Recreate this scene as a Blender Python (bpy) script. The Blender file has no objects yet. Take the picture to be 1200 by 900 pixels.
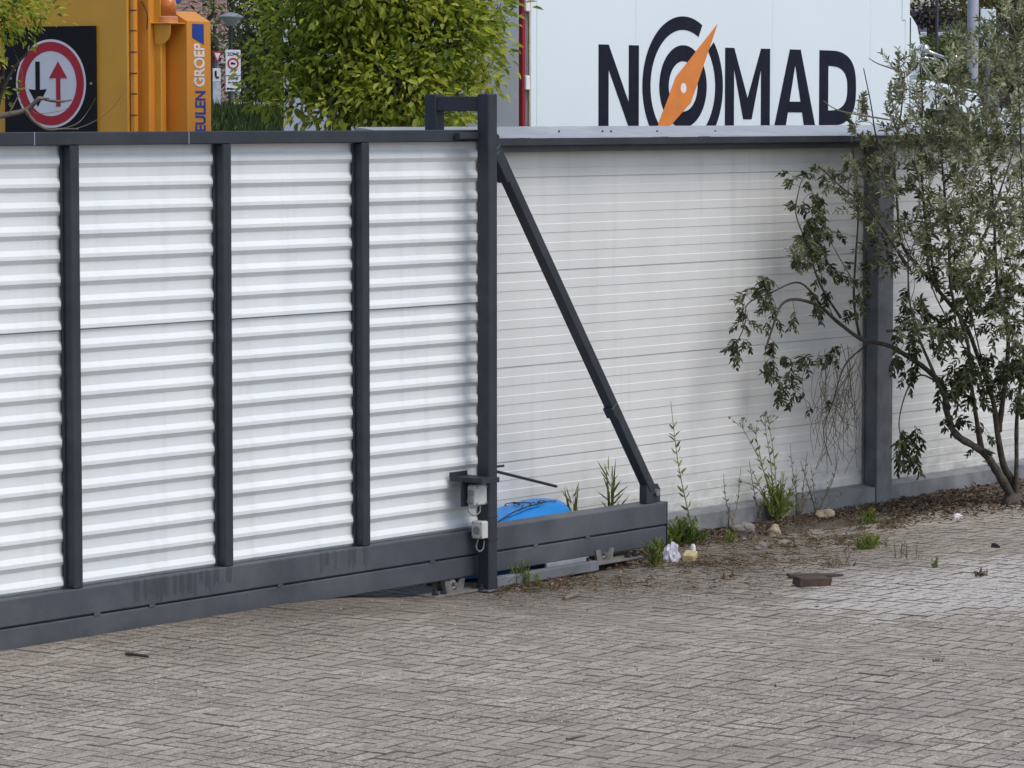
import bpy, bmesh, math, random
import numpy as np
from mathutils import Vector, Matrix, Euler
random.seed(7); rng = np.random.default_rng(7)
S = bpy.context.scene
COL = S.collection
R = math.radians

# ------------------------------------------------------------------ measured camera (photo 1200x900)
FPX = 4160.0; TH = R(37.9); PT = math.atan(315/4160)
CF = Vector((math.cos(TH)*math.cos(PT), math.sin(TH)*math.cos(PT), -math.sin(PT)))
CR = Vector((math.sin(TH), -math.cos(TH), 0)); CU = CR.cross(CF)
FH = Vector((math.cos(TH), math.sin(TH), 0))
CAM = Vector((-14.541, -11.473, 2.5))
def ray(px, py): return CF*FPX + CR*(px-600) + CU*(450-py)
def ony(px, py, y): r = ray(px, py); return CAM + r*((y-CAM.y)/r.y)      # measured point on a plane y = const
def onx(px, py, x): r = ray(px, py); return CAM + r*((x-CAM.x)/r.x)
def onz(px, py, z=0.0): r = ray(px, py); return CAM + r*((z-CAM.z)/r.z)
def atZ(px, py, Z): r = ray(px, py); return CAM + r*(Z/FPX)              # measured point at a distance
def gz(x):
    t = min(1.0, max(0.0, (-.22-x)/1.1)); return .088*t*t*(3-2*t)                         # paving rises slightly to the west

# ------------------------------------------------------------------ materials
MATS = {}
def nodes(name):
    m = bpy.data.materials.new(name); m.use_nodes = True
    nt = m.node_tree; nt.nodes.clear()
    out = nt.nodes.new('ShaderNodeOutputMaterial')
    b = nt.nodes.new('ShaderNodeBsdfPrincipled'); nt.links.new(b.outputs[0], out.inputs[0])
    MATS[name] = m
    return m, nt, b, out
class NB:
    def __init__(s, nt): s.nt = nt
    def n(s, t, **kw):
        x = s.nt.nodes.new(t)
        for k, v in kw.items(): setattr(x, k, v)
        return x
    def l(s, a, b): s.nt.links.new(a, b)
    def pos(s): return s.n('ShaderNodeNewGeometry').outputs['Position']
    def noise(s, scale, detail=4, vec=None, rough=.55, scl=None):
        x = s.n('ShaderNodeTexNoise'); x.inputs['Scale'].default_value = scale; x.inputs['Detail'].default_value = detail
        x.inputs['Roughness'].default_value = rough
        v = vec or s.pos()
        if scl:
            mp = s.n('ShaderNodeMapping'); mp.inputs['Scale'].default_value = scl; s.l(v, mp.inputs[0]); v = mp.outputs[0]
        s.l(v, x.inputs['Vector']); return x.outputs['Fac']
    def mr(s, v, a, b, c=0.0, d=1.0):
        x = s.n('ShaderNodeMapRange'); x.inputs[1].default_value = a; x.inputs[2].default_value = b
        x.inputs[3].default_value = c; x.inputs[4].default_value = d; s.l(v, x.inputs[0]); return x.outputs[0]
    def math(s, op, a, b=None, c=None):
        x = s.n('ShaderNodeMath', operation=op)
        for i, v in enumerate((a, b, c)):
            if v is None: continue
            if isinstance(v, (int, float)): x.inputs[i].default_value = v
            else: s.l(v, x.inputs[i])
        return x.outputs[0]
    def mix(s, f, a, b, typ='MIX'):
        x = s.n('ShaderNodeMix', data_type='RGBA', blend_type=typ)
        for sock, v in ((x.inputs[0], f), (x.inputs[6], a), (x.inputs[7], b)):
            if isinstance(v, (int, float)): sock.default_value = v
            elif isinstance(v, tuple): sock.default_value = (*v, 1) if len(v) == 3 else v
            else: s.l(v, sock)
        return x.outputs[2]
    def bump(s, h, strength, dist, bsdf):
        x = s.n('ShaderNodeBump'); x.inputs['Strength'].default_value = strength; x.inputs['Distance'].default_value = dist
        s.l(h, x.inputs['Height']); s.l(x.outputs[0], bsdf.inputs['Normal'])
def mat(name, col, rough=.5, metal=0.0, var=.12, scale=6.0, dirt=None, dirt_amt=.4, bump=0.0, spec=.5, coat=0.0):
    m, nt, b, out = nodes(name); k = NB(nt)
    f = k.noise(scale, 6)
    dk = tuple(c*(1-var) for c in col); lt = tuple(min(1, c*(1+var)) for c in col)
    c = k.mix(k.mr(f, .3, .7), dk, lt)
    if dirt:
        g = k.noise(scale*.45, 8, rough=.7)
        c = k.mix(k.math('MULTIPLY', k.mr(g, .48, .72), dirt_amt), c, dirt)
    k.l(c, b.inputs['Base Color'])
    k.l(k.mr(k.noise(scale*2.3, 5), .3, .7, max(0, rough-.08), min(1, rough+.1)), b.inputs['Roughness'])
    b.inputs['Metallic'].default_value = metal; b.inputs['Specular IOR Level'].default_value = spec
    b.inputs['Coat Weight'].default_value = coat
    if bump: k.bump(k.noise(scale*12, 3), bump, .002, b)
    return m
def leafmat(name, ramp, trans=.35, rough=.55, spec=.35):
    m, nt, b, out = nodes(name); k = NB(nt)
    a = k.n('ShaderNodeAttribute', attribute_name='tone')
    r = k.n('ShaderNodeValToRGB')
    e = r.color_ramp.elements
    while len(e) < len(ramp): e.new(.5)
    for i, (p, c) in enumerate(ramp): e[i].position = p; e[i].color = (*c, 1)
    k.l(a.outputs['Fac'], r.inputs[0])
    k.l(r.outputs[0], b.inputs['Base Color'])
    b.inputs['Roughness'].default_value = rough; b.inputs['Specular IOR Level'].default_value = spec
    t = k.n('ShaderNodeBsdfTranslucent')
    k.l(k.mix(1.0, r.outputs[0], (1.0, 1.0, .55), 'MULTIPLY'), t.inputs[0])
    ms = k.n('ShaderNodeMixShader'); ms.inputs[0].default_value = trans
    k.l(b.outputs[0], ms.inputs[1]); k.l(t.outputs[0], ms.inputs[2]); k.l(ms.outputs[0], out.inputs[0])
    return m

M_DARK = mat('anthracite_steel', (.029, .034, .044), .5, 0, .18, 5, (.08, .082, .085), .35, spec=.35)
def beam_mat():
    m, nt, b, out = nodes('anthracite_beam'); k = NB(nt)
    base = k.mix(k.mr(k.noise(4, 6), .3, .7), (.046, .053, .066), (.072, .081, .098))
    dust = k.mix(k.math('MULTIPLY', k.mr(k.noise(2.2, 8, rough=.7), .45, .75), .4), base, (.16, .165, .17))
    sp = k.n('ShaderNodeSeparateXYZ'); k.l(k.pos(), sp.inputs[0])
    streak = k.mr(k.noise(1, 5, scl=(34, 34, .8)), .46, .56)
    where = None
    for pa, pb in ((152, 282), (365, 432)):
        xa, xb = ony(pa, 690, .11).x, ony(pb, 660, .11).x
        w_ = k.math('MULTIPLY', k.mr(sp.outputs[0], xa-.02, xa+.03), k.mr(sp.outputs[0], xb-.03, xb+.02, 1, 0))
        where = w_ if where is None else k.math('MAXIMUM', where, w_)
    end = k.math('ADD', k.math('MULTIPLY', k.noise(1, 2, scl=(26, 26, .01)), -.23), .318)       # each run ends at its own height
    run = k.math('GREATER_THAN', sp.outputs[2], k.math('ADD', end, .02))
    c = k.mix(k.math('MULTIPLY', k.math('MULTIPLY', k.math('MULTIPLY', streak, where), run), .5), dust, (.024, .027, .034))
    low = k.math('MULTIPLY', k.mr(sp.outputs[2], .075, .13, 1, 0), k.mr(k.noise(7, 6), .35, .6))
    c = k.mix(k.math('MULTIPLY', low, .5), c, (.04, .042, .04))
    k.l(c, b.inputs['Base Color']); b.inputs['Roughness'].default_value = .5
    return m
M_BEAM = beam_mat()
M_SLOT = mat('slot_black', (.012, .012, .014), .8)
M_GALV = mat('weathered_grey_steel', (.14, .148, .165), .5, .0, .25, 9, (.25, .26, .27), .5)
M_RAIL = mat('dirty_grey_rail', (.19, .20, .212), .6, .0, .25, 7, (.09, .09, .08), .55)
M_SCUFF = mat('scuffed_paint', (.075, .085, .1), .5, 0, .4, 40)
M_GALVL = mat('galvanised_steel', (.34, .36, .38), .45, .4, .18, 12, (.2, .2, .19), .5)
M_CAP = mat('coping_grey', (.34, .365, .40), .42, 0, .1, 4, (.5, .5, .5), .45)
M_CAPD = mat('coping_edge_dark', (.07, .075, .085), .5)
def sheet_mat(name, c0, c1, dirtc, splash):
    m, nt, b, out = nodes(name); k = NB(nt)
    c = k.mix(k.mr(k.noise(2.5, 6, scl=(1, 1, .6)), .3, .7), c0, c1)
    runs = k.math('MULTIPLY', k.mr(k.noise(1, 6, scl=(9, 9, .5)), .52, .8), .35)
    c = k.mix(runs, c, dirtc)
    sp = k.n('ShaderNodeSeparateXYZ'); k.l(k.pos(), sp.inputs[0])
    low = k.math('MULTIPLY', k.mr(sp.outputs[2], .1, .1+splash, 1, 0), k.mr(k.noise(5, 8, rough=.7, scl=(1, 1, 2.2)), .36, .66))
    c = k.mix(k.math('MULTIPLY', low, .75), c, (.21, .21, .17))
    specks = k.mr(k.noise(55, 2), .74, .78)
    c = k.mix(k.math('MULTIPLY', specks, .5), c, dirtc)
    k.l(c, b.inputs['Base Color']); b.inputs['Roughness'].default_value = .42
    b.inputs['Specular IOR Level'].default_value = .4
    return m
M_SHEET = sheet_mat('white_profiled_sheet', (.69, .735, .745), (.75, .785, .79), (.47, .48, .47), .07)
M_PANEL = sheet_mat('white_sandwich_panel', (.64, .65, .635), (.71, .715, .70), (.45, .455, .44), .36)
M_BLACK = mat('black_rubber', (.02, .02, .022), .6)
M_PLAST = mat('pale_plastic', (.55, .56, .55), .45, 0, .08, 20, (.3, .29, .26), .5)
M_PLASTD = mat('grey_plastic', (.22, .22, .22), .5)
M_RUST = mat('rusty_brown', (.07, .045, .032), .8, 0, .4, 18, (.02, .018, .016), .6)
M_BLUE = mat('blue_plastic', (.008, .21, .58), .4, 0, .08, 7)
M_TRUCK = mat('white_truck_paint', (.735, .81, .845), .35, 0, .012, .9)
M_LILAC = mat('pale_lilac_panel', (.88, .88, .97), .4, 0, .02, 2)
M_INK = mat('navy_lettering', (.007, .009, .02), .6, spec=.2)
M_ORAN = mat('orange_emblem', (.72, .22, .035), .4)
M_RED = mat('red_trim', (.27, .010, .015), .5)
M_AMBER = mat('amber_paint', (.68, .335, .035), .45, 0, .06, 3, (.42, .2, .03), .3)
M_AMBERL = mat('orange_paint', (.72, .29, .035), .42, 0, .05, 3)
M_SIGNB = mat('sign_black', (.008, .008, .011), .5, spec=.2)
M_SIGNW = mat('sign_white', (.68, .68, .74), .4, 0, .05, 6)
M_SIGNR = mat('sign_red', (.40, .008, .025), .4)
M_TEXTB = mat('deep_blue', (.015, .055, .30), .4)
M_TEXTW = mat('white_letter', (.8, .8, .8), .4)
M_BARK = mat('bark', (.062, .05, .042), .9, 0, .45, 25, (.14, .13, .11), .6, bump=.6)
M_TWIG = mat('pale_twig', (.17, .14, .105), .85, 0, .3, 30)
M_BARKD = mat('dark_bark', (.05, .042, .036), .9, 0, .4, 25, bump=.5)
M_STONE = mat('stone', (.19, .175, .155), .9, 0, .25, 18, bump=.6)
M_STONEY = mat('yellowish_stone', (.29, .24, .16), .9, 0, .35, 18, (.12, .1, .08), .5, bump=.6)
M_GLASS = mat('dark_glass', (.02, .025, .03), .08)
M_TYRE = mat('tyre', (.02, .02, .02), .85)
M_CHROME = mat('chrome', (.6, .6, .6), .2, .9)
M_TILE = mat('dark_roof_tile', (.075, .07, .085), .7, 0, .4, 30)
M_CONC = mat('pale_render', (.45, .44, .42), .8)
M_GREYP = mat('grey_column_paint', (.36, .37, .42), .5)
M_BOARDY = mat('yellow_sponge', (.50, .42, .20), .9, 0, .2, 25, (.2, .17, .1), .6)
M_PAPER = mat('white_paper', (.72, .72, .72), .7)
def brickwall():
    m, nt, b, out = nodes('red_brickwork'); k = NB(nt)
    t = k.n('ShaderNodeTexBrick'); tc = k.n('ShaderNodeTexCoord'); mp = k.n('ShaderNodeMapping')
    mp.inputs['Rotation'].default_value = (R(90), 0, 0)
    k.l(tc.outputs['Object'], mp.inputs[0]); k.l(mp.outputs[0], t.inputs[0])
    t.inputs['Color1'].default_value = (.30, .15, .125, 1); t.inputs['Color2'].default_value = (.38, .21, .17, 1)
    t.inputs['Mortar'].default_value = (.42, .36, .33, 1); t.inputs['Scale'].default_value = 1.0
    t.inputs['Mortar Size'].default_value = .012; t.inputs['Brick Width'].default_value = .24; t.inputs['Row Height'].default_value = .085
    k.l(k.mix(k.math('MULTIPLY', k.mr(k.noise(.8, 6), .4, .7), .3), t.outputs[0], (.3, .2, .18)), b.inputs['Base Color'])
    b.inputs['Roughness'].default_value = .9
    return m
M_BRICK = brickwall()
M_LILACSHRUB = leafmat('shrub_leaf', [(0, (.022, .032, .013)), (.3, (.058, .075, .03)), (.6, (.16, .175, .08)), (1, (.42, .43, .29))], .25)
M_LEAFY = leafmat('yellow_green_leaf', [(0, (.065, .12, .018)), (.3, (.21, .285, .04)), (.65, (.43, .48, .07)), (1, (.70, .68, .17))], .56)
M_LEAFG = leafmat('mid_green_leaf', [(0, (.05, .085, .02)), (.5, (.12, .18, .045)), (1, (.25, .30, .08))], .4)
M_LEAFD = leafmat('dark_green_leaf', [(0, (.022, .042, .017)), (.5, (.055, .088, .032)), (1, (.12, .15, .055))], .35)
M_LEAFP = leafmat('purple_leaf', [(0, (.03, .022, .03)), (1, (.10, .075, .09))], .2)
M_LEAFO = leafmat('olive_leaf', [(0, (.08, .09, .025)), (.5, (.19, .19, .06)), (1, (.31, .29, .11))], .4)
M_GRASS = leafmat('grass_blade', [(0, (.02, .04, .01)), (.5, (.045, .08, .02)), (1, (.10, .14, .045))], .3)
M_WEED = leafmat('weed_leaf', [(0, (.07, .10, .025)), (.5, (.19, .24, .06)), (1, (.36, .38, .13))], .4)
M_DRY = leafmat('dry_leaf', [(0, (.05, .032, .022)), (.4, (.13, .085, .055)), (.75, (.27, .185, .12)), (1, (.45, .36, .26))], .1, .8)
M_DRYD = leafmat('dark_dry_leaf', [(0, (.04, .026, .018)), (.5, (.105, .07, .048)), (1, (.27, .20, .14))], .1, .8)
M_SEED = leafmat('dry_stalk', [(0, (.10, .085, .05)), (1, (.30, .26, .18))], .2, .8)
def paving_mat():
    m, nt, b, out = nodes('grey_concrete_pavers'); k = NB(nt)
    a = k.n('ShaderNodeAttribute', attribute_name='tone')
    c = k.mix(a.outputs['Fac'], (.345, .304, .246), (.52, .47, .388))
    warm = k.mr(k.noise(.55, 5, rough=.6), .42, .68)
    c = k.mix(k.math('MULTIPLY', warm, .4), c, (.27, .222, .185))
    dark = k.mr(k.noise(1.6, 7, rough=.65), .5, .75)
    c = k.mix(k.math('MULTIPLY', dark, .45), c, (.13, .12, .11))
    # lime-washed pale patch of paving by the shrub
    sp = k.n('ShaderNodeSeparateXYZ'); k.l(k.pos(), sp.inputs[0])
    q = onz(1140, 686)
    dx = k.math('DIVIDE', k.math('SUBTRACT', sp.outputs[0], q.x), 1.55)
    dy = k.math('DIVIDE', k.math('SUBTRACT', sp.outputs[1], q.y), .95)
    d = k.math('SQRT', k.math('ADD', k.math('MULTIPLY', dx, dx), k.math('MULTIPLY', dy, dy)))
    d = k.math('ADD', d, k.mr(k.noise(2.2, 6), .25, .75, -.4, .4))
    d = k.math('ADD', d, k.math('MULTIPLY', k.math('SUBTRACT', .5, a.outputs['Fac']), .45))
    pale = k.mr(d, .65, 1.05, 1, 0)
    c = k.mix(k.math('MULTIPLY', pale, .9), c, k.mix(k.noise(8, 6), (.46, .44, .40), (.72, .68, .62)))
    fine = k.noise(120, 3, rough=.75)
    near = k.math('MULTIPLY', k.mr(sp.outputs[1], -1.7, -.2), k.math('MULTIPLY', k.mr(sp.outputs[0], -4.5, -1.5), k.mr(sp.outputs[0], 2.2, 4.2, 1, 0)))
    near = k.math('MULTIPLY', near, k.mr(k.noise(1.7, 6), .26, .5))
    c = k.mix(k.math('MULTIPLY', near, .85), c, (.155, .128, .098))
    c = k.mix(k.mr(fine, .32, .68, .0, .8), c, k.mix(1.0, c, (.5, .5, .5), 'MULTIPLY'))
    v = k.n('ShaderNodeTexVoronoi'); v.inputs['Scale'].default_value = 120; k.l(k.pos(), v.inputs['Vector'])
    sx = k.n('ShaderNodeSeparateColor'); k.l(v.outputs['Color'], sx.inputs[0])
    v2 = k.n('ShaderNodeTexVoronoi'); v2.inputs['Scale'].default_value = 118; k.l(k.pos(), v2.inputs['Vector'])
    s2 = k.n('ShaderNodeSeparateColor'); k.l(v2.outputs['Color'], s2.inputs[0])
    gm0 = k.mr(k.noise(.9, 5), .36, .6, .25, .8)
    c = k.mix(gm0, c, k.mix(1.0, c, k.mix(s2.outputs[0], (.42, .42, .42), (1.62, 1.62, 1.6)), 'MULTIPLY'))
    grit = k.math('MULTIPLY', k.math('GREATER_THAN', sx.outputs[0], .84), k.math('LESS_THAN', v.outputs['Distance'], .42))
    gm = k.mr(k.noise(1.1, 5), .38, .6)
    c = k.mix(k.math('MULTIPLY', k.math('MULTIPLY', grit, gm), .7), c, (.58, .57, .55))
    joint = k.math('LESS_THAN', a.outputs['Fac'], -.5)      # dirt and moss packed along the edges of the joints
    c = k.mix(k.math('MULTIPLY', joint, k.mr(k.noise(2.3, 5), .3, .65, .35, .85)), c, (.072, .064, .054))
    k.l(c, b.inputs['Base Color'])
    b.inputs['Roughness'].default_value = .8; b.inputs['Specular IOR Level'].default_value = .3
    k.bump(k.math('ADD', fine, k.noise(40, 4)), .6, .004, b)
    return m
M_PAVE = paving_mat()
M_SAND = mat('joint_soil', (.075, .066, .056), .95, 0, .35, 12)
M_SOIL = mat('dark_soil', (.085, .066, .05), .95, 0, .4, 14, (.16, .135, .11), .5, bump=.8)
M_YARD = mat('yard_ground', (.22, .21, .2), .9, 0, .2, .6, (.12, .12, .11), .5)
M_BANK = mat('bank_soil', (.05, .075, .025), .95, 0, .3, 2)

# ------------------------------------------------------------------ mesh helpers
class MB:
    def __init__(s): s.v = []; s.f = []; s.t = []
    def add(s, vs, fs, tone=0.5):
        o = len(s.v); s.v.extend([tuple(p) for p in vs]); s.f.extend([tuple(i+o for i in f) for f in fs]); s.t.extend([tone]*len(fs)); return s
    def box(s, x0, x1, y0, y1, z0, z1, bev=.003, M=None):
        bm = bmesh.new(); bmesh.ops.create_cube(bm, size=1)
        for v in bm.verts: v.co = Vector(((x0+x1)/2+v.co.x*(x1-x0), (y0+y1)/2+v.co.y*(y1-y0), (z0+z1)/2+v.co.z*(z1-z0)))
        if bev: bmesh.ops.bevel(bm, geom=bm.edges[:], offset=min(bev, .45*min(x1-x0, y1-y0, z1-z0)), segments=1, affect='EDGES')
        return s.bm(bm, M)
    def bm(s, bm, M=None, tone=.5):
        bm.verts.index_update()
        s.add([(M @ v.co) if M else v.co.copy() for v in bm.verts], [[v.index for v in f.verts] for f in bm.faces], tone); bm.free(); return s
    def cyl(s, p0, p1, r0, r1=None, n=16, cap=True):
        return s.tube([p0, p1], [r0, r0 if r1 is None else r1], n, cap)
    def tube(s, pts, rad, n=6, cap=True, tone=.5):
        pts = [Vector(p) for p in pts]; vs = []; fs = []
        up = None
        for i, p in enumerate(pts):
            t = (pts[min(i+1, len(pts)-1)] - pts[max(i-1, 0)]).normalized()
            if up is None: up = t.orthogonal().normalized()
            up = (up - t*up.dot(t));
            up = up.normalized() if up.length > 1e-5 else t.orthogonal().normalized()
            w = t.cross(up); r = rad[i] if hasattr(rad, '__len__') else rad
            for k in range(n):
                a = 2*math.pi*k/n; vs.append(p + (up*math.cos(a) + w*math.sin(a))*r)
        for i in range(len(pts)-1):
            for k in range(n):
                a = i*n+k; b = i*n+(k+1) % n; fs.append((a, b, b+n, a+n))
        if cap: fs.append(tuple(range(n))[::-1]); fs.append(tuple(range((len(pts)-1)*n, len(pts)*n)))
        return s.add(vs, fs, tone)
    def prism(s, poly, o, ux, uy, depth, tone=.5):
        """polygon in the plane o + a*ux + b*uy, pushed along depth (a vector)"""
        n = len(poly); a = [o+ux*p[0]+uy*p[1] for p in poly]; b = [p+depth for p in a]
        nrm = ux.cross(uy); ar = sum(poly[i][0]*poly[(i+1) % n][1]-poly[(i+1) % n][0]*poly[i][1] for i in range(n))
        flip = (nrm.dot(depth) > 0) == (ar > 0)
        fs = [tuple(range(n)), tuple(range(2*n-1, n-1, -1))] + [(i, i+n, (i+1) % n+n, (i+1) % n) for i in range(n)]
        if flip: fs = [f[::-1] for f in fs]
        return s.add(a+b, fs, tone)
    def lathe(s, prof, o, n=24, M=None):
        vs = []; fs = []
        for r, z in prof:
            for k in range(n):
                a = 2*math.pi*k/n; p = Vector((r*math.cos(a), r*math.sin(a), z)); vs.append(o + ((M @ p) if M else p))
        for i in range(len(prof)-1):
            for k in range(n): a = i*n+k; b = i*n+(k+1) % n; fs.append((a, b, b+n, a+n))
        fs.append(tuple(range(n))[::-1]); fs.append(tuple(range((len(prof)-1)*n, len(prof)*n)))
        return s.add(vs, fs)
    def build(s, name, m, parent=None, smooth=False, M=None):
        me = bpy.data.meshes.new(name)
        me.from_pydata([tuple(M @ Vector(v)) if M else tuple(v) for v in s.v], [], s.f)
        at = me.attributes.new('tone', 'FLOAT', 'FACE'); at.data.foreach_set('value', np.array(s.t, dtype=np.float32))
        me.materials.append(m)
        if smooth: me.polygons.foreach_set('use_smooth', [True]*len(me.polygons))
        me.update()
        o = bpy.data.objects.new(name, me); COL.objects.link(o)
        if parent:
            o.parent = parent; o.matrix_parent_inverse = world_of(parent).inverted()
        return o
def world_of(o):
    m = Matrix.LocRotScale(o.location, o.rotation_euler, o.scale)
    return world_of(o.parent) @ o.matrix_parent_inverse @ m if o.parent else m
def quick(name, m, parent, *boxes, bev=.003, M=None):
    b = MB()
    for q in boxes: b.box(*q, bev=bev)
    return b.build(name, m, parent, M=M)
def tag(o, label=None, cat=None, group=None, kind=None):
    if label: o['label'] = label
    if cat: o['category'] = cat
    if group: o['group'] = group
    if kind: o['kind'] = kind
    return o
def thing(name, label, cat, loc=(0, 0, 0), rz=0, group=None):
    o = bpy.data.objects.new(name, None); o.empty_display_size = .1; COL.objects.link(o); o.location = loc; o.rotation_euler = (0, 0, rz)
    return tag(o, label, cat, group)
def leaves(name, m, P, D, N, L, W, tone, parent=None, fold=.25, mb=None):
    """many folded leaves at once: base P, along D, facing N (arrays)"""
    P = np.asarray(P, float); D = np.asarray(D, float); N = np.asarray(N, float)
    n = len(P); L = np.broadcast_to(np.asarray(L, float), (n,))[:, None]; W = np.broadcast_to(np.asarray(W, float), (n,))[:, None]
    D = D/np.maximum(np.linalg.norm(D, axis=1, keepdims=True), 1e-6)
    Sd = np.cross(D, N); Sd /= np.maximum(np.linalg.norm(Sd, axis=1, keepdims=True), 1e-6)
    N2 = np.cross(Sd, D)
    up = N2*W*fold; droop = -N2*L*.12
    V = np.stack([P, P+D*L*.33+Sd*W*.5+up, P+D*L*.7+Sd*W*.38+up*.8+droop*.4, P+D*L+droop,
                  P+D*L*.7-Sd*W*.38+up*.8+droop*.4, P+D*L*.33-Sd*W*.5+up], axis=1).reshape(-1, 3)
    i = np.arange(n)[:, None]*6
    F = np.concatenate([np.stack([i[:, 0], i[:, 0]+1, i[:, 0]+2, i[:, 0]+3], 1), np.stack([i[:, 0], i[:, 0]+3, i[:, 0]+4, i[:, 0]+5], 1)], axis=1).reshape(-1, 4)
    T = np.repeat(np.broadcast_to(np.asarray(tone, float), (n,)), 2)
    me = bpy.data.meshes.new(name)
    me.vertices.add(len(V)); me.vertices.foreach_set('co', V.ravel().astype(np.float32))
    me.loops.add(F.size); me.loops.foreach_set('vertex_index', F.ravel().astype(np.int32))
    me.polygons.add(len(F)); me.polygons.foreach_set('loop_start', (np.arange(len(F))*4).astype(np.int32))
    me.update(calc_edges=True); me.validate()
    at = me.attributes.new('tone', 'FLOAT', 'FACE'); at.data.foreach_set('value', T.astype(np.float32))
    me.materials.append(m)
    o = bpy.data.objects.new(name, me); COL.objects.link(o)
    if parent:
        o.parent = parent; o.matrix_parent_inverse = world_of(parent).inverted()
    return o
def rnd(n): 
    v = rng.normal(size=(n, 3)); return v/np.linalg.norm(v, axis=1, keepdims=True)
def font(name, txt, size, m, M, parent, extrude=.002, bold=0.0, align='LEFT', sx=1.0, spacing=1.0):
    c = bpy.data.curves.new(name, 'FONT'); c.body = txt; c.size = size; c.extrude = extrude; c.align_x = align; c.offset = bold; c.space_character = spacing
    t = bpy.data.objects.new('tmp', c); COL.objects.link(t); bpy.context.view_layer.update()
    me = bpy.data.meshes.new_from_object(t.evaluated_get(bpy.context.evaluated_depsgraph_get()))
    bpy.data.objects.remove(t); bpy.data.curves.remove(c)
    me.transform(M @ Matrix.Diagonal((sx, 1, 1, 1))); me.materials.clear(); me.materials.append(m)
    o = bpy.data.objects.new(name, me); COL.objects.link(o)
    if parent:
        o.parent = parent; o.matrix_parent_inverse = world_of(parent).inverted()
    return o
def frame(o, ux, uy):
    uz = ux.cross(uy); M = Matrix((ux, uy, uz)).transposed().to_4x4(); M.translation = o; return M
def smooth_path(pts, k=5):
    pts = [Vector(p) for p in pts]; out = []
    for i in range(len(pts)-1):
        p0 = pts[max(i-1, 0)]; p1 = pts[i]; p2 = pts[i+1]; p3 = pts[min(i+2, len(pts)-1)]
        for j in range(k):
            t = j/k
            out.append(.5*((2*p1)+(p2-p0)*t+(2*p0-5*p1+4*p2-p3)*t*t+(3*p1-p0-3*p2+p3)*t**3))
    out.append(pts[-1]); return out

# ================================================================== THE SETTING
def ground_sheet():
    b = MB(); xs = list(np.linspace(-60, 140, 41)); ys = list(np.linspace(-60, 140, 41))
    o = Vector((0, 0, 0))
    for y in ys:
        for x in xs: b.v.append((x, y, -.06))
    n = len(xs)
    for j in range(len(ys)-1):
        for i in range(n-1): b.f.append((j*n+i, j*n+i+1, (j+1)*n+i+1, (j+1)*n+i)); b.t.append(.5)
    b.v.extend([(-900, -900, -.07), (900, -900, -.07), (900, 900, -.07), (-900, 900, -.07)]); k = len(b.v)
    b.f.append((k-4, k-3, k-2, k-1)); b.t.append(.5)
    tag(b.build('ground', M_YARD), kind='structure')
ground_sheet()
X0, X1, Y0, Y1 = -8.0, 10.5, -8.5, .58
def paving():
    w = .082; ang = R(4.4); ca, sa = math.cos(ang), math.sin(ang)
    b = MB(); g = .0023; bv = .0041; V = []; F = []; T = []
    ni = int(16/w)
    for j in range(-190, 190):
        for i in range(-190, 190):
            c = (i+j) % 4
            if c == 0: a0, a1, b0, b1 = i*w, (i+2)*w, j*w, (j+1)*w
            elif c == 2: a0, a1, b0, b1 = i*w, (i+1)*w, j*w, (j+2)*w
            else: continue
            cx, cy = (a0+a1)/2, (b0+b1)/2
            wx, wy = cx*ca-cy*sa+1.0, cx*sa+cy*ca-4.0
            if not (X0 < wx < X1 and Y0 < wy < Y1): continue
            hx, hy = (a1-a0)/2-g, (b1-b0)/2-g
            z = random.gauss(0, .0011)
            tx, ty = random.gauss(0, .007), random.gauss(0, .007); rot = random.gauss(0, .006)
            cr, sr = math.cos(ang+rot), math.sin(ang+rot); o = len(V)
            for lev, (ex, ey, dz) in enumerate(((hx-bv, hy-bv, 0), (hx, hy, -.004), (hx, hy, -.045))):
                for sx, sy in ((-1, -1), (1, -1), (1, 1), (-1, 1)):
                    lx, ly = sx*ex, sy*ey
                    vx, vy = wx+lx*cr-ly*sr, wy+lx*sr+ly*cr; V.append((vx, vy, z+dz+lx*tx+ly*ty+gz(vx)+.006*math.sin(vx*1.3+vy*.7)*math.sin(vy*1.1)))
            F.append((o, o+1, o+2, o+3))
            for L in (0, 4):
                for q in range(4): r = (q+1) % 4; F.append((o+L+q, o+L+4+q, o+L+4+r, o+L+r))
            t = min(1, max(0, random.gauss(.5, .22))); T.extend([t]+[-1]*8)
    b.v = V; b.f = F; b.t = T
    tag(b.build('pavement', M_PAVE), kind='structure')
    # joint filling
    b = MB(); xs = np.linspace(X0, X1, 85); ys = np.linspace(Y0, Y1, 40)
    for y in ys:
        for x in xs: b.v.append((x, y, gz(x)-.008+.006*math.sin(x*1.3+y*.7)*math.sin(y*1.1)))
    n = len(xs)
    for j in range(len(ys)-1):
        for i in range(n-1): b.f.append((j*n+i, j*n+i+1, (j+1)*n+i+1, (j+1)*n+i)); b.t.append(.5)
    tag(b.build('pavement_joint_sand', M_SAND), kind='structure')
paving()
def wob(x, y, s=1.0): return math.sin(x*3.1*s+y*1.7)*.5+math.sin(x*7.3*s-y*5.1+1.3)*.3+math.sin(x*17*s+y*13)*.2
def soil_h(x, y):
    # verge of soil that has crept over the paving in front of the fence
    front = .42 + .10*wob(x, 0)
    if .1 < x < 2.2: front -= .16*math.sin((x-.1)/2.1*math.pi)
    if 2.2 < x < 5.9: front -= .34*math.sin((x-2.2)/3.7*math.pi)**.7
    if x > 5: front -= .3*min(1, (x-5)/1.2)
    d = y-front
    fade = 1 if x > .25 else max(0, (x+.5)/.75)
    return (min(.030, d*.16)+.010*wob(x*2.2, y*2.2))*fade - .012
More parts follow.
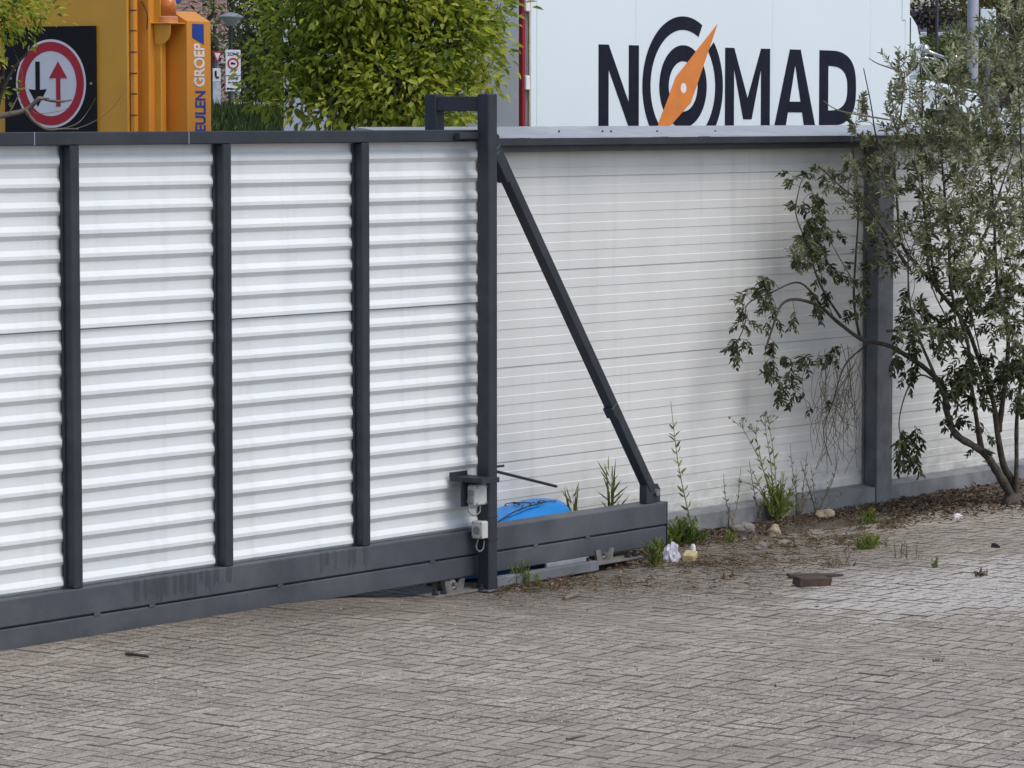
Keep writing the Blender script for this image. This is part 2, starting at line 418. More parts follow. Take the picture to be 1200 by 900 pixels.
def soil():
    b = MB(); xs = np.linspace(-1.2, 9.5, 300); ys = np.linspace(-.45, .74, 44); n = len(xs)
    for y in ys:
        for x in xs: b.v.append((x, y, soil_h(x, y)+gz(x)+random.uniform(-.003, .003)))
    for j in range(len(ys)-1):
        for i in range(n-1): b.f.append((j*n+i, j*n+i+1, (j+1)*n+i+1, (j+1)*n+i)); b.t.append(.5)
    tag(b.build('soil', M_SOIL, smooth=True), kind='structure')
soil()
def strip(x, y): return max(gz(x)+.004, soil_h(x, y)+gz(x)+.003)

# grass bank behind (a dike), with its blades
def bank_z(x, y):
    q = Vector((x, y, 0))-Vector((CAM.x, CAM.y, 0)); d = q.dot(FH); l = q.dot(CR)
    h = 2.58*max(0, 1-abs(d-47)/14)**.7 if abs(d-47) < 14 else 0
    side = 1/(1+math.exp((l-.2)/.7)); return h*side
def bank():
    b = MB(); ds = np.linspace(33, 61, 40); ls = np.linspace(-16, 4, 50)
    for d in ds:
        for l in ls:
            p = CAM + FH*float(d) + CR*float(l); b.v.append((p.x, p.y, bank_z(p.x, p.y)-.05))
    n = len(ls)
    for j in range(len(ds)-1):
        for i in range(n-1): b.f.append((j*n+i, j*n+i+1, (j+1)*n+i+1, (j+1)*n+i)); b.t.append(.5)
    tag(b.build('grass_bank', M_BANK, smooth=True), kind='structure')
    P = []; D = []
    for _ in range(16000):
        d = random.uniform(42, 48.5); l = random.uniform(-6, .3)
        p = CAM + FH*d + CR*l; z = bank_z(p.x, p.y)
        P.append((p.x, p.y, z-.05)); D.append((random.gauss(0, .28), random.gauss(0, .28), 1))
    P = np.array(P); n = len(P)
    tag(leaves('grass', M_GRASS, P, D, rnd(n), rng.uniform(.10, .26, n), rng.uniform(.010, .02, n), rng.random(n)), kind='stuff')
bank()

# ================================================================== SLIDING GATE
GY = .11
gate = thing('sliding_gate', 'long anthracite sliding gate clad with white corrugated sheets between dark uprights', 'gate', (-2.5, GY+.07, 0))
XE = -5.4
quick('top_rail', M_DARK, gate, (XE, .202, GY, GY+.06, 2.362, 2.424), bev=.005)
for k in range(6):
    x = .172-1.03*k
    quick('upright', M_DARK, gate, (x-.03, x+.03, GY+.001, GY+.06, .3185, 2.3615), bev=.005)
    quick('edge_angle', M_DARK, gate, (x-.044, x-.0305, GY+.0505, GY+.0555, .3185, 2.3615), bev=.001)
quick('upper_beam', M_BEAM, gate, (XE, 1.768, GY, GY+.14, .19, .318), bev=.006)
quick('lower_rail', M_BEAM, gate, (XE, 1.766, GY+.003, GY+.138, .075, .182), bev=.006)
quick('beam_gap', M_SLOT, gate, (XE, 1.75, GY+.012, GY+.125, .1815, .1905), bev=0)
for xx in (-2.80, -2.43, -1.52, -.33, .55, 1.02):
    quick('weld_tab', M_BEAM, gate, (xx-.02, xx+.02, GY+.0005, GY+.011, .178, .1945), bev=.001)
quick('end_plate', M_DARK, gate, (1.7685, 1.776, GY+.001, GY+.139, .074, .319), bev=.002)
for px, w_ in ((40, .004), (221, .004)):
    x = ony(px, 160, GY).x
    quick('weld_seam', M_CAP, gate, (x, x+w_, GY-.001, GY+.01, 2.364, 2.423), bev=0)
def corrugated(name, za, zb):
    """trapezoidal sheet: recess, slope out, crest, slope in, going down"""
    per = .109; dep = .0175
    yb = GY+.076; prof = []; z = zb
    while z > za:
        for dz, y in ((0, yb), (.40, yb), (.63, yb-dep), (.79, yb-dep), (1.0, yb)):
            zz = z-dz*per
            prof.append((y, max(zz, za)))
        z -= per
    b = MB()
    for k in range(5):
        xa = .172-1.03*k-1.03+.0305; xb = xa+1.03-.061
        n = len(prof); vs = []; cols = 13
        for c in range(cols):
            xx = xa+(xb-xa)*c/(cols-1)
            for y, zz in prof: vs.append((xx, y+.0022*math.sin(xx*5.3+zz*9)+.0012*math.sin(xx*11+zz*3), zz))
        fs = [(c*n+i, c*n+i+1, (c+1)*n+i+1, (c+1)*n+i) for c in range(cols-1) for i in range(n-1)]
        b.add(vs, fs)
    return b.build(name, M_SHEET, gate)
corrugated('corrugated_sheet', 1.5125, 2.366)
corrugated('corrugated_sheet', .3165, 1.5095)
quick('sheet_lap_strip', mat('lap_brown', (.22, .18, .14), .9), gate, (XE, .10, GY+.0785, GY+.083, 1.49, 1.53), bev=0)  # plain brown strip showing in the gap between upper and lower sheet
quick('backing_board', M_PLASTD, gate, (XE, .195, GY+.085, GY+.095, .32, 2.36), bev=0)
# diagonal brace with its feet
def brace():
    a = Vector((.235, GY+.045, 2.33)); c = Vector((1.655, GY+.045, .40)); d = (c-a); L = d.length; d.normalize()
    nrm = Vector((0, 1, 0)); s = d.cross(nrm); M = Matrix((d, nrm, s)).transposed().to_4x4(); M.translation = a
    b = MB(); b.box(0, L, -.03, .03, -.03, .03, .005, M); br = b.build('diagonal_brace', M_DARK, gate)
    b = MB(); b.box(.02, .2, -.036, .036, -.05, .0, .004, M); b.build('gusset', M_DARK, br)
    b = MB(); b.box(L-.62, L-.55, -.034, .034, -.042, .02, .004, M); b.build('splice', M_DARK, br)
    b = MB()
    b.box(1.60, 1.665, GY+.02, GY+.075, .3185, .43, .004)
    b.prism([(0, 0), (.11, 0), (.11, .075), (.085, .105), (.05, .105), (0, .06)], Vector((1.64, GY+.036, .3185)), Vector((1, 0, 0)), Vector((0, 0, 1)), Vector((0, .012, 0)))
    ft = b.build('foot_bracket', M_DARK, br)
    b = MB(); b.cyl((1.705, GY+.018, .375), (1.705, GY+.06, .375), .02, n=8); b.build('bolt', M_GALV, ft)
    b = MB(); b.prism([(0, -.05), (.06, -.03), (.08, .02), (.03, .05), (0, .05)], Vector((.2035, GY+.04, 2.37)), Vector((1, 0, 0)), Vector((0, 0, 1)), Vector((0, .012, 0)))
    b.build('top_lug', M_DARK, br)
brace()

# ================================================================== GUIDE PORTAL POST
post = thing('guide_post', 'tall anthracite portal post straddling the gate with small grey electrical boxes on it', 'gate post', (.037, .04, 0))
quick('front_post', M_DARK, post, (0, .075, 0, .08, .004, 2.611), bev=.006)
quick('back_post', M_DARK, post, (0, .075, .354, .434, .004, 2.611), bev=.006)
quick('crossbar', M_DARK, post, (.003, .072, .081, .353, 2.522, 2.598), bev=.004)
quick('base_plate', M_GALV, post, (-.03, .105, -.02, .1, .003, .012), bev=.001)
for q in ((-.0, .09), (.102, .092), (-.006, .035)): MB().lathe([(.014, .012), (.014, .024), (.008, .026), (.007, .042)], Vector((q[0]-.012, q[1], 0)), 6).build('anchor_bolt', M_BLACK, post)
quick('guide_block', M_DARK, post, (-.16, -.0005, .062, .1, 2.375, 2.41), bev=.004)
for zz in (onx(560, 605, 0).z, onx(560, 632, 0).z):
    quick('strap', M_BLACK, post, (-.002, .077, -.002, .082, zz-.003, zz+.003), bev=.001)
zb = onx(560, 578, 0).z
jb = quick('junction_box', M_PLAST, post, (-.108, -.003, .006, .064, zb-.055, zb+.055), bev=.008)
jb['label'] = 'weathered grey junction box under the hood'
b = MB(); b.cyl((-.108, .035, zb+.012), (-.118, .035, zb+.012), .016); b.cyl((-.108, .035, zb-.03), (-.125, .035, zb-.03), .014); b.build('gland', M_PLASTD, jb)
for sx in (-.095, -.016):
    for sz in (-.043, .043): MB().cyl((sx, .006, zb+sz), (sx, .002, zb+sz), .006, n=8).build('lid_screw', M_PLASTD, jb)
quick('mounting_plate', M_DARK, post, (-.15, -.001, .066, .072, zb-.06, zb+.085), bev=.001)
hc = onz(568.5, 558, zb+.078)
b = MB()
hx0, hy0 = -.135, -.055
b.box(hx0, hx0+.15, hy0, hy0+.21, zb+.086, zb+.092, .001)
b.box(hx0-.004, hx0, hy0, hy0+.21, zb+.07, zb+.096, .001); b.box(hx0, hx0+.15, hy0-.004, hy0, zb+.066, zb+.093, .001); b.box(hx0+.0, hx0+.15, hy0+.21, hy0+.214, zb+.086, zb+.115, .001)
b.build('rain_hood', M_DARK, post)
zs = onx(560, 619.5, 0).z
sb = quick('switch_box', M_PLAST, post, (-.052, -.001, .002, .079, zs-.046, zs+.046), bev=.006)
sb['label'] = 'small pale switch box with a round dial'
b = MB(); b.cyl((-.052, .04, zs), (-.058, .04, zs), .022, n=20); b.build('dial', M_PLASTD, sb)
for sy in (.012, .069):
    for sz in (-.036, .036): MB().cyl((-.052, sy, zs+sz), (-.0535, sy, zs+sz), .005, n=8).build('corner_screw', M_PLASTD, sb)
b = MB(); b.tube(smooth_path([(-.11, .035, zb-.03), (-.135, .03, zb-.08), (-.10, .02, zb-.105), (-.06, .015, zb-.09), (-.05, .02, zb-.055)]), .004, 6)
b.build('cable', M_PLASTD, post, smooth=True); b = MB(); b.tube(smooth_path([(-.03, .045, zs-.046), (-.045, .05, zs-.09), (-.03, .04, zs-.115), (-.012, .03, zs-.1), (-.003, .03, zs-.06)]), .0045, 6)
b.build('cable', M_PLASTD, post, smooth=True)
e = ony(652, 570, .3)
b = MB(); b.tube([(.0755, .05, ony(588, 549, .05).z), tuple(e)], .008, 6); b.build('steel_rod', M_BLACK, post)
q = ony(588, 545, .05); b = MB(); b.tube([(.0755, .02, q.z), (.15, .02, q.z+.0)], .007, 6); b.build('stub_rod', M_BLACK, post)

# ================================================================== ROLLER CARRIAGES + CHANNEL
M_GREYD = mat('dirty_zinc', (.16, .155, .145), .7, 0, .3, 30, (.08, .07, .06), .6)
def roller(loc):
    t = thing('gate_roller', 'steel roller carriage bolted under the gate beside the portal post', 'gate roller', loc, 0, 'roller carriages under the gate')
    o = Vector(loc)
    def B(name, m, *bx): 
        b = MB()
        for q in bx: b.box(o.x+q[0], o.x+q[1], o.y+q[2], o.y+q[3], o.z+q[4], o.z+q[5], .002)
        return b.build(name, m, t)
    B('base_plate', M_GREYD, (-.26, .26, -.12, .12, .002, .014))
    for sy in (-.045, .033):
        for s1 in (-1, 1):
            MB().prism([(s1*.012, .014), (s1*.07, .014), (s1*.085, .072), (s1*.045, .072)], o+Vector((0, sy, 0)), Vector((1, 0, 0)), Vector((0, 0, 1)), Vector((0, .012, 0))).build('bracket', M_GREYD, t)
    b = MB(); b.cyl(o+Vector((0, -.03, .045)), o+Vector((0, .03, .045)), .027, n=20); w = b.build('roller_wheel', M_PLAST, t)
    b = MB(); b.cyl(o+Vector((0, -.055, .045)), o+Vector((0, -.03, .045)), .011, n=8); b.build('axle_nut', M_GALV, w)
    for sx in (-.22, -.15, .15, .22):
        MB().lathe([(.018, .014), (.018, .028), (.010, .03), (.009, .05)], o+Vector((sx, -.09, 0)), 6).build('anchor_bolt', M_BLACK, t)
    return t
r1 = roller((-.13, .17, .0)); r2 = roller((1.17, .15, .035))
r1['label'] = 'dirty roller carriage half hidden behind the foot of the portal post'
r2['label'] = 'roller carriage on a bolted plate under the free end of the gate beam'
for ch in r2.children:
    if ch.name.startswith(('bracket', 'base_plate')): pass
b = MB(); b.box(.10, 1.0, .02, .075, .012, .065, .003); ob = b.build('steel_channel', M_GALV)
tag(ob, 'grey steel channel lying along the ground under the gate beam', 'steel channel')
b = MB(); b.box(.62, 1.0, .09, .105, .05, .082, .001); ob = b.build('aluminium_strip', M_GALVL)
tag(ob, 'pale flat strip lying behind the steel channel under the beam', 'metal strip')

# ================================================================== BOUNDARY FENCE
FY = .72
fence = thing('panel_fence', 'white ribbed sandwich panel fence with grey coping behind the gate', 'fence', (3, FY, 0))
def ribbed(name, xa, xb):
    prof = []; top = 2.30; pitch = .106
    jz = [2.149, 1.619, 1.089, .559]
    z0 = 2.149
    for j, z in enumerate([2.149+.106]+[2.149-.53*i for i in range(5)]):
        n = 1 if j == 0 else 5
        if z <= .1: break
        for i in range(n):
            zt = z-i*pitch
            yj = FY
            if i == 0 and j > 0: prof += [(FY+.006, zt-.0), (FY+.006, zt-.0035)]
            prof += [(yj, zt-.005), (yj, zt-.049), (yj-.003, zt-.0525), (yj-.003, zt-.0998), (yj-.0005, zt-.1015)]
    prof = [(FY, 2.31)]+[p for p in prof if p[1] > .06]
    n = len(prof); cols = 30; vs = []
    for c in range(cols):
        xx = xa+(xb-xa)*c/(cols-1)
        for y, z in prof: vs.append((xx, y+.002*math.sin(xx*1.7+z*2.3)*math.sin(z*3.1), z))
    fs = [(c*n+i, c*n+i+1, (c+1)*n+i+1, (c+1)*n+i) for c in range(cols-1) for i in range(n-1)]
    b = MB(); b.add(vs, fs); b.box(xa, xb, FY+.02, FY+.1, .06, 2.31, 0)
    return b.build(name, M_PANEL, fence)
FX0 = ony(428, 151, .95).x
ribbed('wall_panel', FX0+.03, 4.80); ribbed('wall_panel', 4.94, 9.6)
def column(x):
    c = quick('column', M_GALV, fence, (x, x+.182, .60, .612, .0, 2.33), (x+.002, x+.18, .708, .719, .0, 2.33), (x+.02, x+.16, .6125, .7075, .0, 2.33), bev=.003)
    quick('foot_plate', M_GALV, c, (x-.03, x+.21, .57, .70, .004, .022), bev=.002)
column(4.778); column(9.42)
for xa, xb in ((FX0+.03, 4.775), (4.963, 9.41)):
    b = MB(); b.prism([(.61, .02), (.719, .02), (.719, .135), (.61, .118)], Vector((xa, 0, 0)), Vector((0, 1, 0)), Vector((0, 0, 1)), Vector((xb-xa, 0, 0)))
    b.build('bottom_rail', M_RAIL, fence)
def coping():
    b = MB(); xa, xb = FX0, 9.7
    b.prism([(.56, 2.375), (.56, 2.378), (1.02, 2.436), (1.02, 2.39)], Vector((xa, 0, 0)), Vector((0, 1, 0)), Vector((0, 0, 1)), Vector((xb-xa, 0, 0)))
    c = b.build('coping', M_CAP, fence)
    quick('coping_lip', M_DARK, c, (xa, xb, .558, .57, 2.333, 2.3735), bev=.002)
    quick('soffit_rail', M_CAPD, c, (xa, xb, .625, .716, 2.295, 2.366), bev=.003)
    for px in (706, 716, 838, 1000, 655, 770):
        q = ony(px, 154, .75); MB().cyl(q+Vector((0, 0, -.004)), q+Vector((0, -.002, .006)), .006, n=8).build('coping_rivet', M_CAPD, c)
coping()

# ================================================================== BLUE TUB between gate and fence
def tub():
    t = thing('plastic_tub', 'bright blue plastic tub lying upside down behind the gate beam', 'tub', (.85, .47, .03))
    prof = [(-.0, .0), (.08, .14), (.2, .22), (.45, .295), (.72, .34), (.93, .36), (1.04, .358), (1.12, .335), (1.175, .27), (1.2, .15), (1.205, .0)]
    path = smooth_path([(p[0], p[1], 0) for p in prof], 4)
    vs = []; n = 22
    for p in path:
        hw = .17*min(1, .3+2.2*math.sqrt(max(0, min(p.x, 1.205-p.x)))*.75) ; h = p.y
        for k in range(n):
            a = math.pi*k/(n-1); cs, sn = math.cos(a), math.sin(a)
            yy = -math.copysign(abs(cs)**.6, cs)*hw; zz = h*(sn**.45)
            zz += .004*math.sin(p.x*60+yy*20)*sn
            vs.append((.13+p.x*.945, .47+yy, .02+zz*.97))
    m = len(path); fs = [(i*n+k, i*n+k+1, (i+1)*n+k+1, (i+1)*n+k) for i in range(m-1) for k in range(n-1)]
    b = MB(); b.add(vs, [f[::-1] for f in fs]); b.build('shell', M_BLUE, t, smooth=True)
    b = MB(); prev = [Vector((.13+p.x*.945, .47-.10, .02+p.y*.955)) for p in path[6:-22]]
    b.tube([q+Vector((0, .0, .004*math.sin(i*2.1))) for i, q in enumerate(prev)], .006, 5); b.build('seam_bead', M_BLUE, t, smooth=True)
tub()
b = MB()
for _ in range(16):
    x = random.uniform(.75, 1.05); y = random.uniform(.36, .5); q = Vector((x, y, .362+random.uniform(-.004, .006)))
    d = Vector((random.uniform(-1, 1), random.uniform(-.5, .5), random.uniform(-.05, .08)))*.05
    b.tube([q-d, q+Vector((0, 0, .006)), q+d], .003, 4)
b.tube(smooth_path([(.42, .36, .262), (.7, .37, .340), (.98, .38, .368)]), .004, 5)
tag(b.build('dead_twigs', M_BARKD), 'small heap of dead twigs lying on the blue tub', 'twigs')

# ================================================================== VEGETATION
def tuft(name, label, loc, n, h, spread, m=None, cat='weed', group=None, w=.008, lean=.35, blades=False):
    """a small weed: short stems fanning from one root, each feathered with little leaves"""
    o = Vector(loc); P = []; D = []; L = []; W = []; T = []
    for _ in range(max(6, n//3)):
        a = random.uniform(0, 6.28); ln = abs(random.gauss(0, lean)); d = Vector((math.cos(a)*ln, math.sin(a)*ln, 1)).normalized()
        r0 = Vector((random.gauss(0, spread*.8), random.gauss(0, spread*.6), -.006)); hh = h*random.uniform(.35, 1)*(.65 if blades else 1); t0 = random.random()
        P.append(r0); D.append(d); L.append(hh); W.append(.0045 if not blades else w*.8); T.append(t0)
        if blades: continue
        k = random.randint(5, 9)
        for q in range(k):
            f = (q+.6)/k; sd = Vector((random.gauss(0, 1), random.gauss(0, 1), .35)).normalized()
            P.append(r0+d*hh*f*.95+Vector((0, 0, -.1*hh*f*f))); D.append(d*.6+sd); L.append(h*random.uniform(.14, .3)); W.append(max(.004, w*random.uniform(.5, 1.0))); T.append(min(1, max(0, t0*.6+random.random()*.45)))
    ob = leaves(name, m or M_WEED, P, D, rnd(len(P)), L, W, T)
    ob.location = o
    return tag(ob, label, cat, group)
def stalky(name, label, base, stalks, leafm, lsize, flower=False, cat='weed', gap=.035, basal=0, bh=.2):
    o = Vector(base); t = thing(name, label, cat, o)
    b = MB(); P = []; D = []; tn = []; FP = []; FD = []
    for tip, bend in stalks:
        tip = Vector(tip); mid = (o+tip)/2+Vector(bend)
        path = smooth_path([o+Vector((random.gauss(0, .012), random.gauss(0, .012), -.01)), mid, tip], 8)
        b.tube(path, [.0045*(1-.75*i/(len(path)-1)) for i in range(len(path))], 5, tone=random.random())
        L = 0; side = 1
        for i in range(1, len(path)):
            seg = path[i]-path[i-1]; f = i/len(path)
            for _ in range(max(1, int(seg.length/gap))):
                q = path[i-1]+seg*random.random()
                if f < .78:
                    side = -side; d = seg.normalized()*.9+Vector((random.uniform(-.5, .5)+side*CR.x*.7, side*CR.y*.7+random.uniform(-.4, .4), random.uniform(-.1, .3)))
                    P.append(q); D.append(d); tn.append(random.random())
        if flower:
            for _ in range(7 if tip.z > .48 else 0):
                e_ = tip+Vector((random.gauss(0, .028), random.gauss(0, .028), random.uniform(-.03, .035)))
                b.tube([path[-3], e_], .0012, 3)
                for _ in range(5): FP.append(e_); FD.append(rnd(1)[0])
    for _ in range(basal):
        P.append(o+Vector((random.gauss(0, .03), random.gauss(0, .03), random.uniform(0, bh*.35)))); D.append(Vector((random.gauss(0, .3), random.gauss(0, .3), 1))); tn.append(random.random())
    b.build('stem', M_SEED if not basal else M_WEED, t)
    n = len(P); sz = rng.uniform(.6, 1.1, n)*lsize
    if basal: sz[-basal:] = rng.uniform(.5, 1.0, basal)*bh
    wd = sz*.28
    if basal: wd[-basal:] = sz[-basal:]*.075
    leaves('leaf', leafm, P, D, rnd(n), sz, wd, tn, t)
    if flower: leaves('flower', M_SEED, FP, FD, rnd(len(FP)), .014, .008, rng.random(len(FP)), t)
    return t
def at_ground(px, py):
    p = onz(px, py, .0)
    if p.y > .57: p = ony(px, py, .57)
    return Vector((p.x, p.y, strip(p.x, p.y)-.006))

# flowering buddleia-like shrub against the fence -----------------------------------------------------
GROW = 1.5
def big_shrub():
    base = at_ground(1187, 590)
    t = thing('shrub', 'tall straggly grey-green shrub with twisted trunk growing against the fence column', 'shrub', base)
    def P(px, py, y): return ony(px, py, y)
    by = base.y
    stems = [  # (photo px, photo py, depth y), start radius, end radius
        ([(1187, 594, by), (1184, 575, by+.01), (1168, 550, by+.03), (1150, 527, by+.05), (1122, 508, by+.08), (1112, 478, by+.12), (1104, 452, by+.16), (1085, 430, by+.22), (1062, 415, by+.28), (1038, 405, by+.36), (1008, 398, by+.42), (985, 372, .46), (962, 357, .48), (935, 352, .48), (915, 360, .5), (905, 385, .5), (897, 410, .5)], .040, .006),
        ([(1186, 592, by), (1186, 570, by+.02), (1178, 545, by), (1170, 505, by-.02), (1160, 465, by-.02), (1146, 420, by), (1128, 380, by+.03), (1098, 340, by+.08), (1072, 310, by+.14), (1056, 285, by+.18), (1050, 240, by+.22), (1048, 190, by+.25), (1055, 130, by+.2), (1060, 85, by+.18)], .036, .004),
        ([(1150, 527, by+.05), (1143, 490, by), (1138, 450, by-.06), (1130, 400, by-.1), (1118, 340, by-.1), (1110, 280, by-.05), (1105, 220, by), (1100, 150, by), (1096, 110, by)], .022, .004),
        ([(1170, 505, by-.02), (1176, 450, by-.1), (1180, 390, by-.15), (1172, 330, by-.2), (1165, 260, by-.2), (1160, 190, by-.2), (1152, 120, by-.15), (1150, 60, by-.1)], .024, .004),
        ([(1189, 592, by), (1190, 550, by-.04), (1192, 480, by-.1), (1200, 410, by-.2), (1205, 330, by-.25), (1200, 240, by-.3), (1196, 150, by-.3), (1192, 60, by-.3), (1185, 15, by-.3)], .022, .004),
        ([(1112, 478, by+.12), (1085, 430, by+.0), (1075, 390, by-.05), (1068, 350, by-.05), (1064, 300, by)], .016, .005),
        ([(1104, 452, by+.16), (1078, 440, by+.2), (1062, 460, by+.25), (1056, 500, by+.25), (1066, 535, by+.2)], .009, .003),
        ([(1062, 310, by+.1), (1040, 270, by+.2), (1015, 240, by+.3), (990, 225, .38), (960, 195, .4)], .014, .004),
        ([(1048, 190, by+.25), (1030, 160, by+.3), (1018, 120, by+.3), (1012, 80, by+.3)], .008, .003),
        ([(985, 372, .46), (960, 330, .42), (945, 290, .4), (935, 250, .4), (938, 215, .4)], .010, .003),
        ([(962, 357, .48), (940, 330, .46), (905, 345, .46), (880, 355, .46), (868, 385, .46), (862, 405, .46)], .008, .003),
        ([(1008, 398, .42), (1000, 350, .38), (1002, 300, .36), (1008, 250, .35), (1005, 200, .35), (998, 165, .35)], .012, .003),
        ([(1015, 405, .42), (990, 430, .44), (975, 470, .46), (965, 510, .5), (975, 545, .52)], .008, .002),
        ([(1118, 340, by-.1), (1150, 280, by-.25), (1175, 220, by-.35), (1190, 170, by-.4)], .014, .004),
        ([(1098, 340, by+.08), (1085, 250, by+.05), (1078, 180, by+.1), (1080, 120, by+.1), (1078, 75, by+.1)], .013, .004),
        ([(1040, 388, .1), (1075, 388, .05), (1120, 384, .0)], .010, .006),
    ]
    tr = MB(); sk = []; 
    for pts, r0, r1 in stems:
        w = [P(*q) for q in pts]
        w = [w[0]]+[p+Vector((random.gauss(0, .012), random.gauss(0, .01), random.gauss(0, .012))) for p in w[1:-1]]+[w[-1]]
        path = smooth_path(w, 5); n = len(path)
        tr.tube(path, [r0+(r1-r0)*(i/(n-1))**.45+random.uniform(-.06, .1)*r0*(1-i/n) for i in range(n)], 8)
        sk += [tuple(p) for p in path]
    tr.lathe([(.10, -.02), (.075, .02), (.055, .07)], Vector((base.x, base.y, base.z)), 10)
    tr.build('trunk', M_BARK, t, smooth=True)
    # foliage regions: cx, cy, rx, ry, sprigs, y mean, y spread, tone low/high, leaf length, droop
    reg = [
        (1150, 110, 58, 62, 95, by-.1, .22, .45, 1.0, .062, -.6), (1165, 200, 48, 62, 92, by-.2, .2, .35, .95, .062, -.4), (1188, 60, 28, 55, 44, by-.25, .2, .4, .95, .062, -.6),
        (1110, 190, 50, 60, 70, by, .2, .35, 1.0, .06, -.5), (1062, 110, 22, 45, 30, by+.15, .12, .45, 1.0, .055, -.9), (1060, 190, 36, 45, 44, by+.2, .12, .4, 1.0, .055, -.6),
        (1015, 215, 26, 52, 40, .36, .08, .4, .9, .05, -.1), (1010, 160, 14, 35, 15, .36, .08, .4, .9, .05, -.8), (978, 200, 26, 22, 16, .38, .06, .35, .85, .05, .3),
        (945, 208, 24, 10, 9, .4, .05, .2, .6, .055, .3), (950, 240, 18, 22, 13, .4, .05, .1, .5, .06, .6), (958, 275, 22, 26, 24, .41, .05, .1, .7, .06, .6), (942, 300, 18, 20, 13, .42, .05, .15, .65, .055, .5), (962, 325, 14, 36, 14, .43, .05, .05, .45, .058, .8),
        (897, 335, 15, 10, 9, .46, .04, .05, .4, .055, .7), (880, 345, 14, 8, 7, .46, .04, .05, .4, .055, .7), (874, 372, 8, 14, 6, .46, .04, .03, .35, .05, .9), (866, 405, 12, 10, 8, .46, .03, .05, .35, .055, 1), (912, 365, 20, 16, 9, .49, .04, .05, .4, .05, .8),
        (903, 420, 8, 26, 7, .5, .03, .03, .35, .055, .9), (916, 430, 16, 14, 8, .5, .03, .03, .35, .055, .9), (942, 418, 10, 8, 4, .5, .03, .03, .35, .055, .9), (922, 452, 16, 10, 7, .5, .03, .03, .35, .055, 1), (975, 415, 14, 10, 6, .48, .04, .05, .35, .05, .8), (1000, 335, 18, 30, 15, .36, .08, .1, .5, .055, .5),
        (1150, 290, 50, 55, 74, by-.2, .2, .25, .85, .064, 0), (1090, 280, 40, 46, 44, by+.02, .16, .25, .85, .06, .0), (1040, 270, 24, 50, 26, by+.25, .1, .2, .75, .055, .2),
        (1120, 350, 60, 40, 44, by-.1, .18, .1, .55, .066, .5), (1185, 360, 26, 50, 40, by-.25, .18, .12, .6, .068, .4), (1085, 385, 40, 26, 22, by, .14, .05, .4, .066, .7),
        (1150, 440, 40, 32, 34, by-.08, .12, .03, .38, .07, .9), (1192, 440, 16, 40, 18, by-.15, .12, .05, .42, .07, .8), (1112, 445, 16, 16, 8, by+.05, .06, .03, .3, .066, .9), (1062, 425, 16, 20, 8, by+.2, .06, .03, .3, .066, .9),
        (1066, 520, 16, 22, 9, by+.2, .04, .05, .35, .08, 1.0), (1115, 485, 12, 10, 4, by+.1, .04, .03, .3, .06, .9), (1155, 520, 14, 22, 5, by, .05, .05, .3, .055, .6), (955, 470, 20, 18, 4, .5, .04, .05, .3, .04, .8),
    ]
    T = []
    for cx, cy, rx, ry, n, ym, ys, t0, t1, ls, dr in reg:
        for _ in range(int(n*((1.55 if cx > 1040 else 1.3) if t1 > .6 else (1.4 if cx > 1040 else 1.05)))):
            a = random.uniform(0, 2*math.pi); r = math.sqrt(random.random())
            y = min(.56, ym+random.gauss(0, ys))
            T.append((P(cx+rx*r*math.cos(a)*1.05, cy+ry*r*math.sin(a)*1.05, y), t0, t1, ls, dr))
    SK = np.array(sk); order = sorted(T, key=lambda q: np.min(np.linalg.norm(SK-np.array(q[0]), axis=1)))
    tw = MB(); LP = []; LD = []; LL = []; LT = []; arr = list(sk); A = np.array(arr)
    buf = []
    for (p, t0, t1, ls, dr) in order:
        pv = np.array(p)
        if len(buf) > 60: A = np.concatenate([A, np.array(buf)]); buf = []
        dd = np.linalg.norm(A-pv, axis=1) + .5*np.maximum(0, A[:, 2]-pv[2]+.05)*(1 if dr < .5 else .3)
        q = Vector(A[int(np.argmin(dd))]); p = Vector(p); d = p-q; L = d.length
        if L > .02:
            arch = Vector((random.gauss(0, .06), random.gauss(0, .05), random.uniform(.0, .16)))*L
            path = smooth_path([q, q+d*.5+arch, p], 4); buf += [tuple(x) for x in path[2:]]
            r = .0022+.004*min(L, .6)
            tw.tube(path, [r*(1-.6*i/(len(path)-1)) for i in range(len(path))], 4)
        dirv = (d.normalized() if L > .02 else Vector((0, 0, 1)))*.7+Vector((random.gauss(0, .5), random.gauss(0, .35), -dr+random.gauss(0, .25)))
        dirv.normalize(); ln = random.uniform(.07, .16)*(ls/.06)*(1 if dr < .3 else .62); pairs = random.randint(5, 8)
        end = p+dirv*ln+Vector((0, 0, -.03*max(0, dr)))
        tw.tube([p, (p+end)/2+Vector((0, 0, .012)), end], [.0022, .0017, .001], 3)
        s1 = dirv.orthogonal().normalized(); s2 = dirv.cross(s1); tone0 = random.uniform(t0, t1)
        for k in range(pairs):
            f = (k+.3)/pairs; c = p+(end-p)*f; a = k*math.pi/2+random.gauss(0, .4)
            for sg in (1, -1):
                sd = (s1*math.cos(a)+s2*math.sin(a))*sg
                dv = dirv*(.55+.5*f)+sd*.95+Vector((0, 0, -.35*max(dr, 0)+.1))
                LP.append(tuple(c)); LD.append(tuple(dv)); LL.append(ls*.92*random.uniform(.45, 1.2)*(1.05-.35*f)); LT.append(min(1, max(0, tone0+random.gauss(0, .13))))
    # bare tangle of dead twigs low against the wall
    for _ in range(62):
        a0 = P(random.uniform(960, 1012), random.uniform(400, 480), random.uniform(.42, .55)); 
        b0 = P(random.uniform(948, 1005), random.uniform(460, 560), random.uniform(.45, .57))
        md = (a0+b0)/2+Vector((random.gauss(0, .12), random.gauss(0, .02), random.gauss(0, .05)))
        tw.tube(smooth_path([a0, md, b0], 6), .0018, 3)
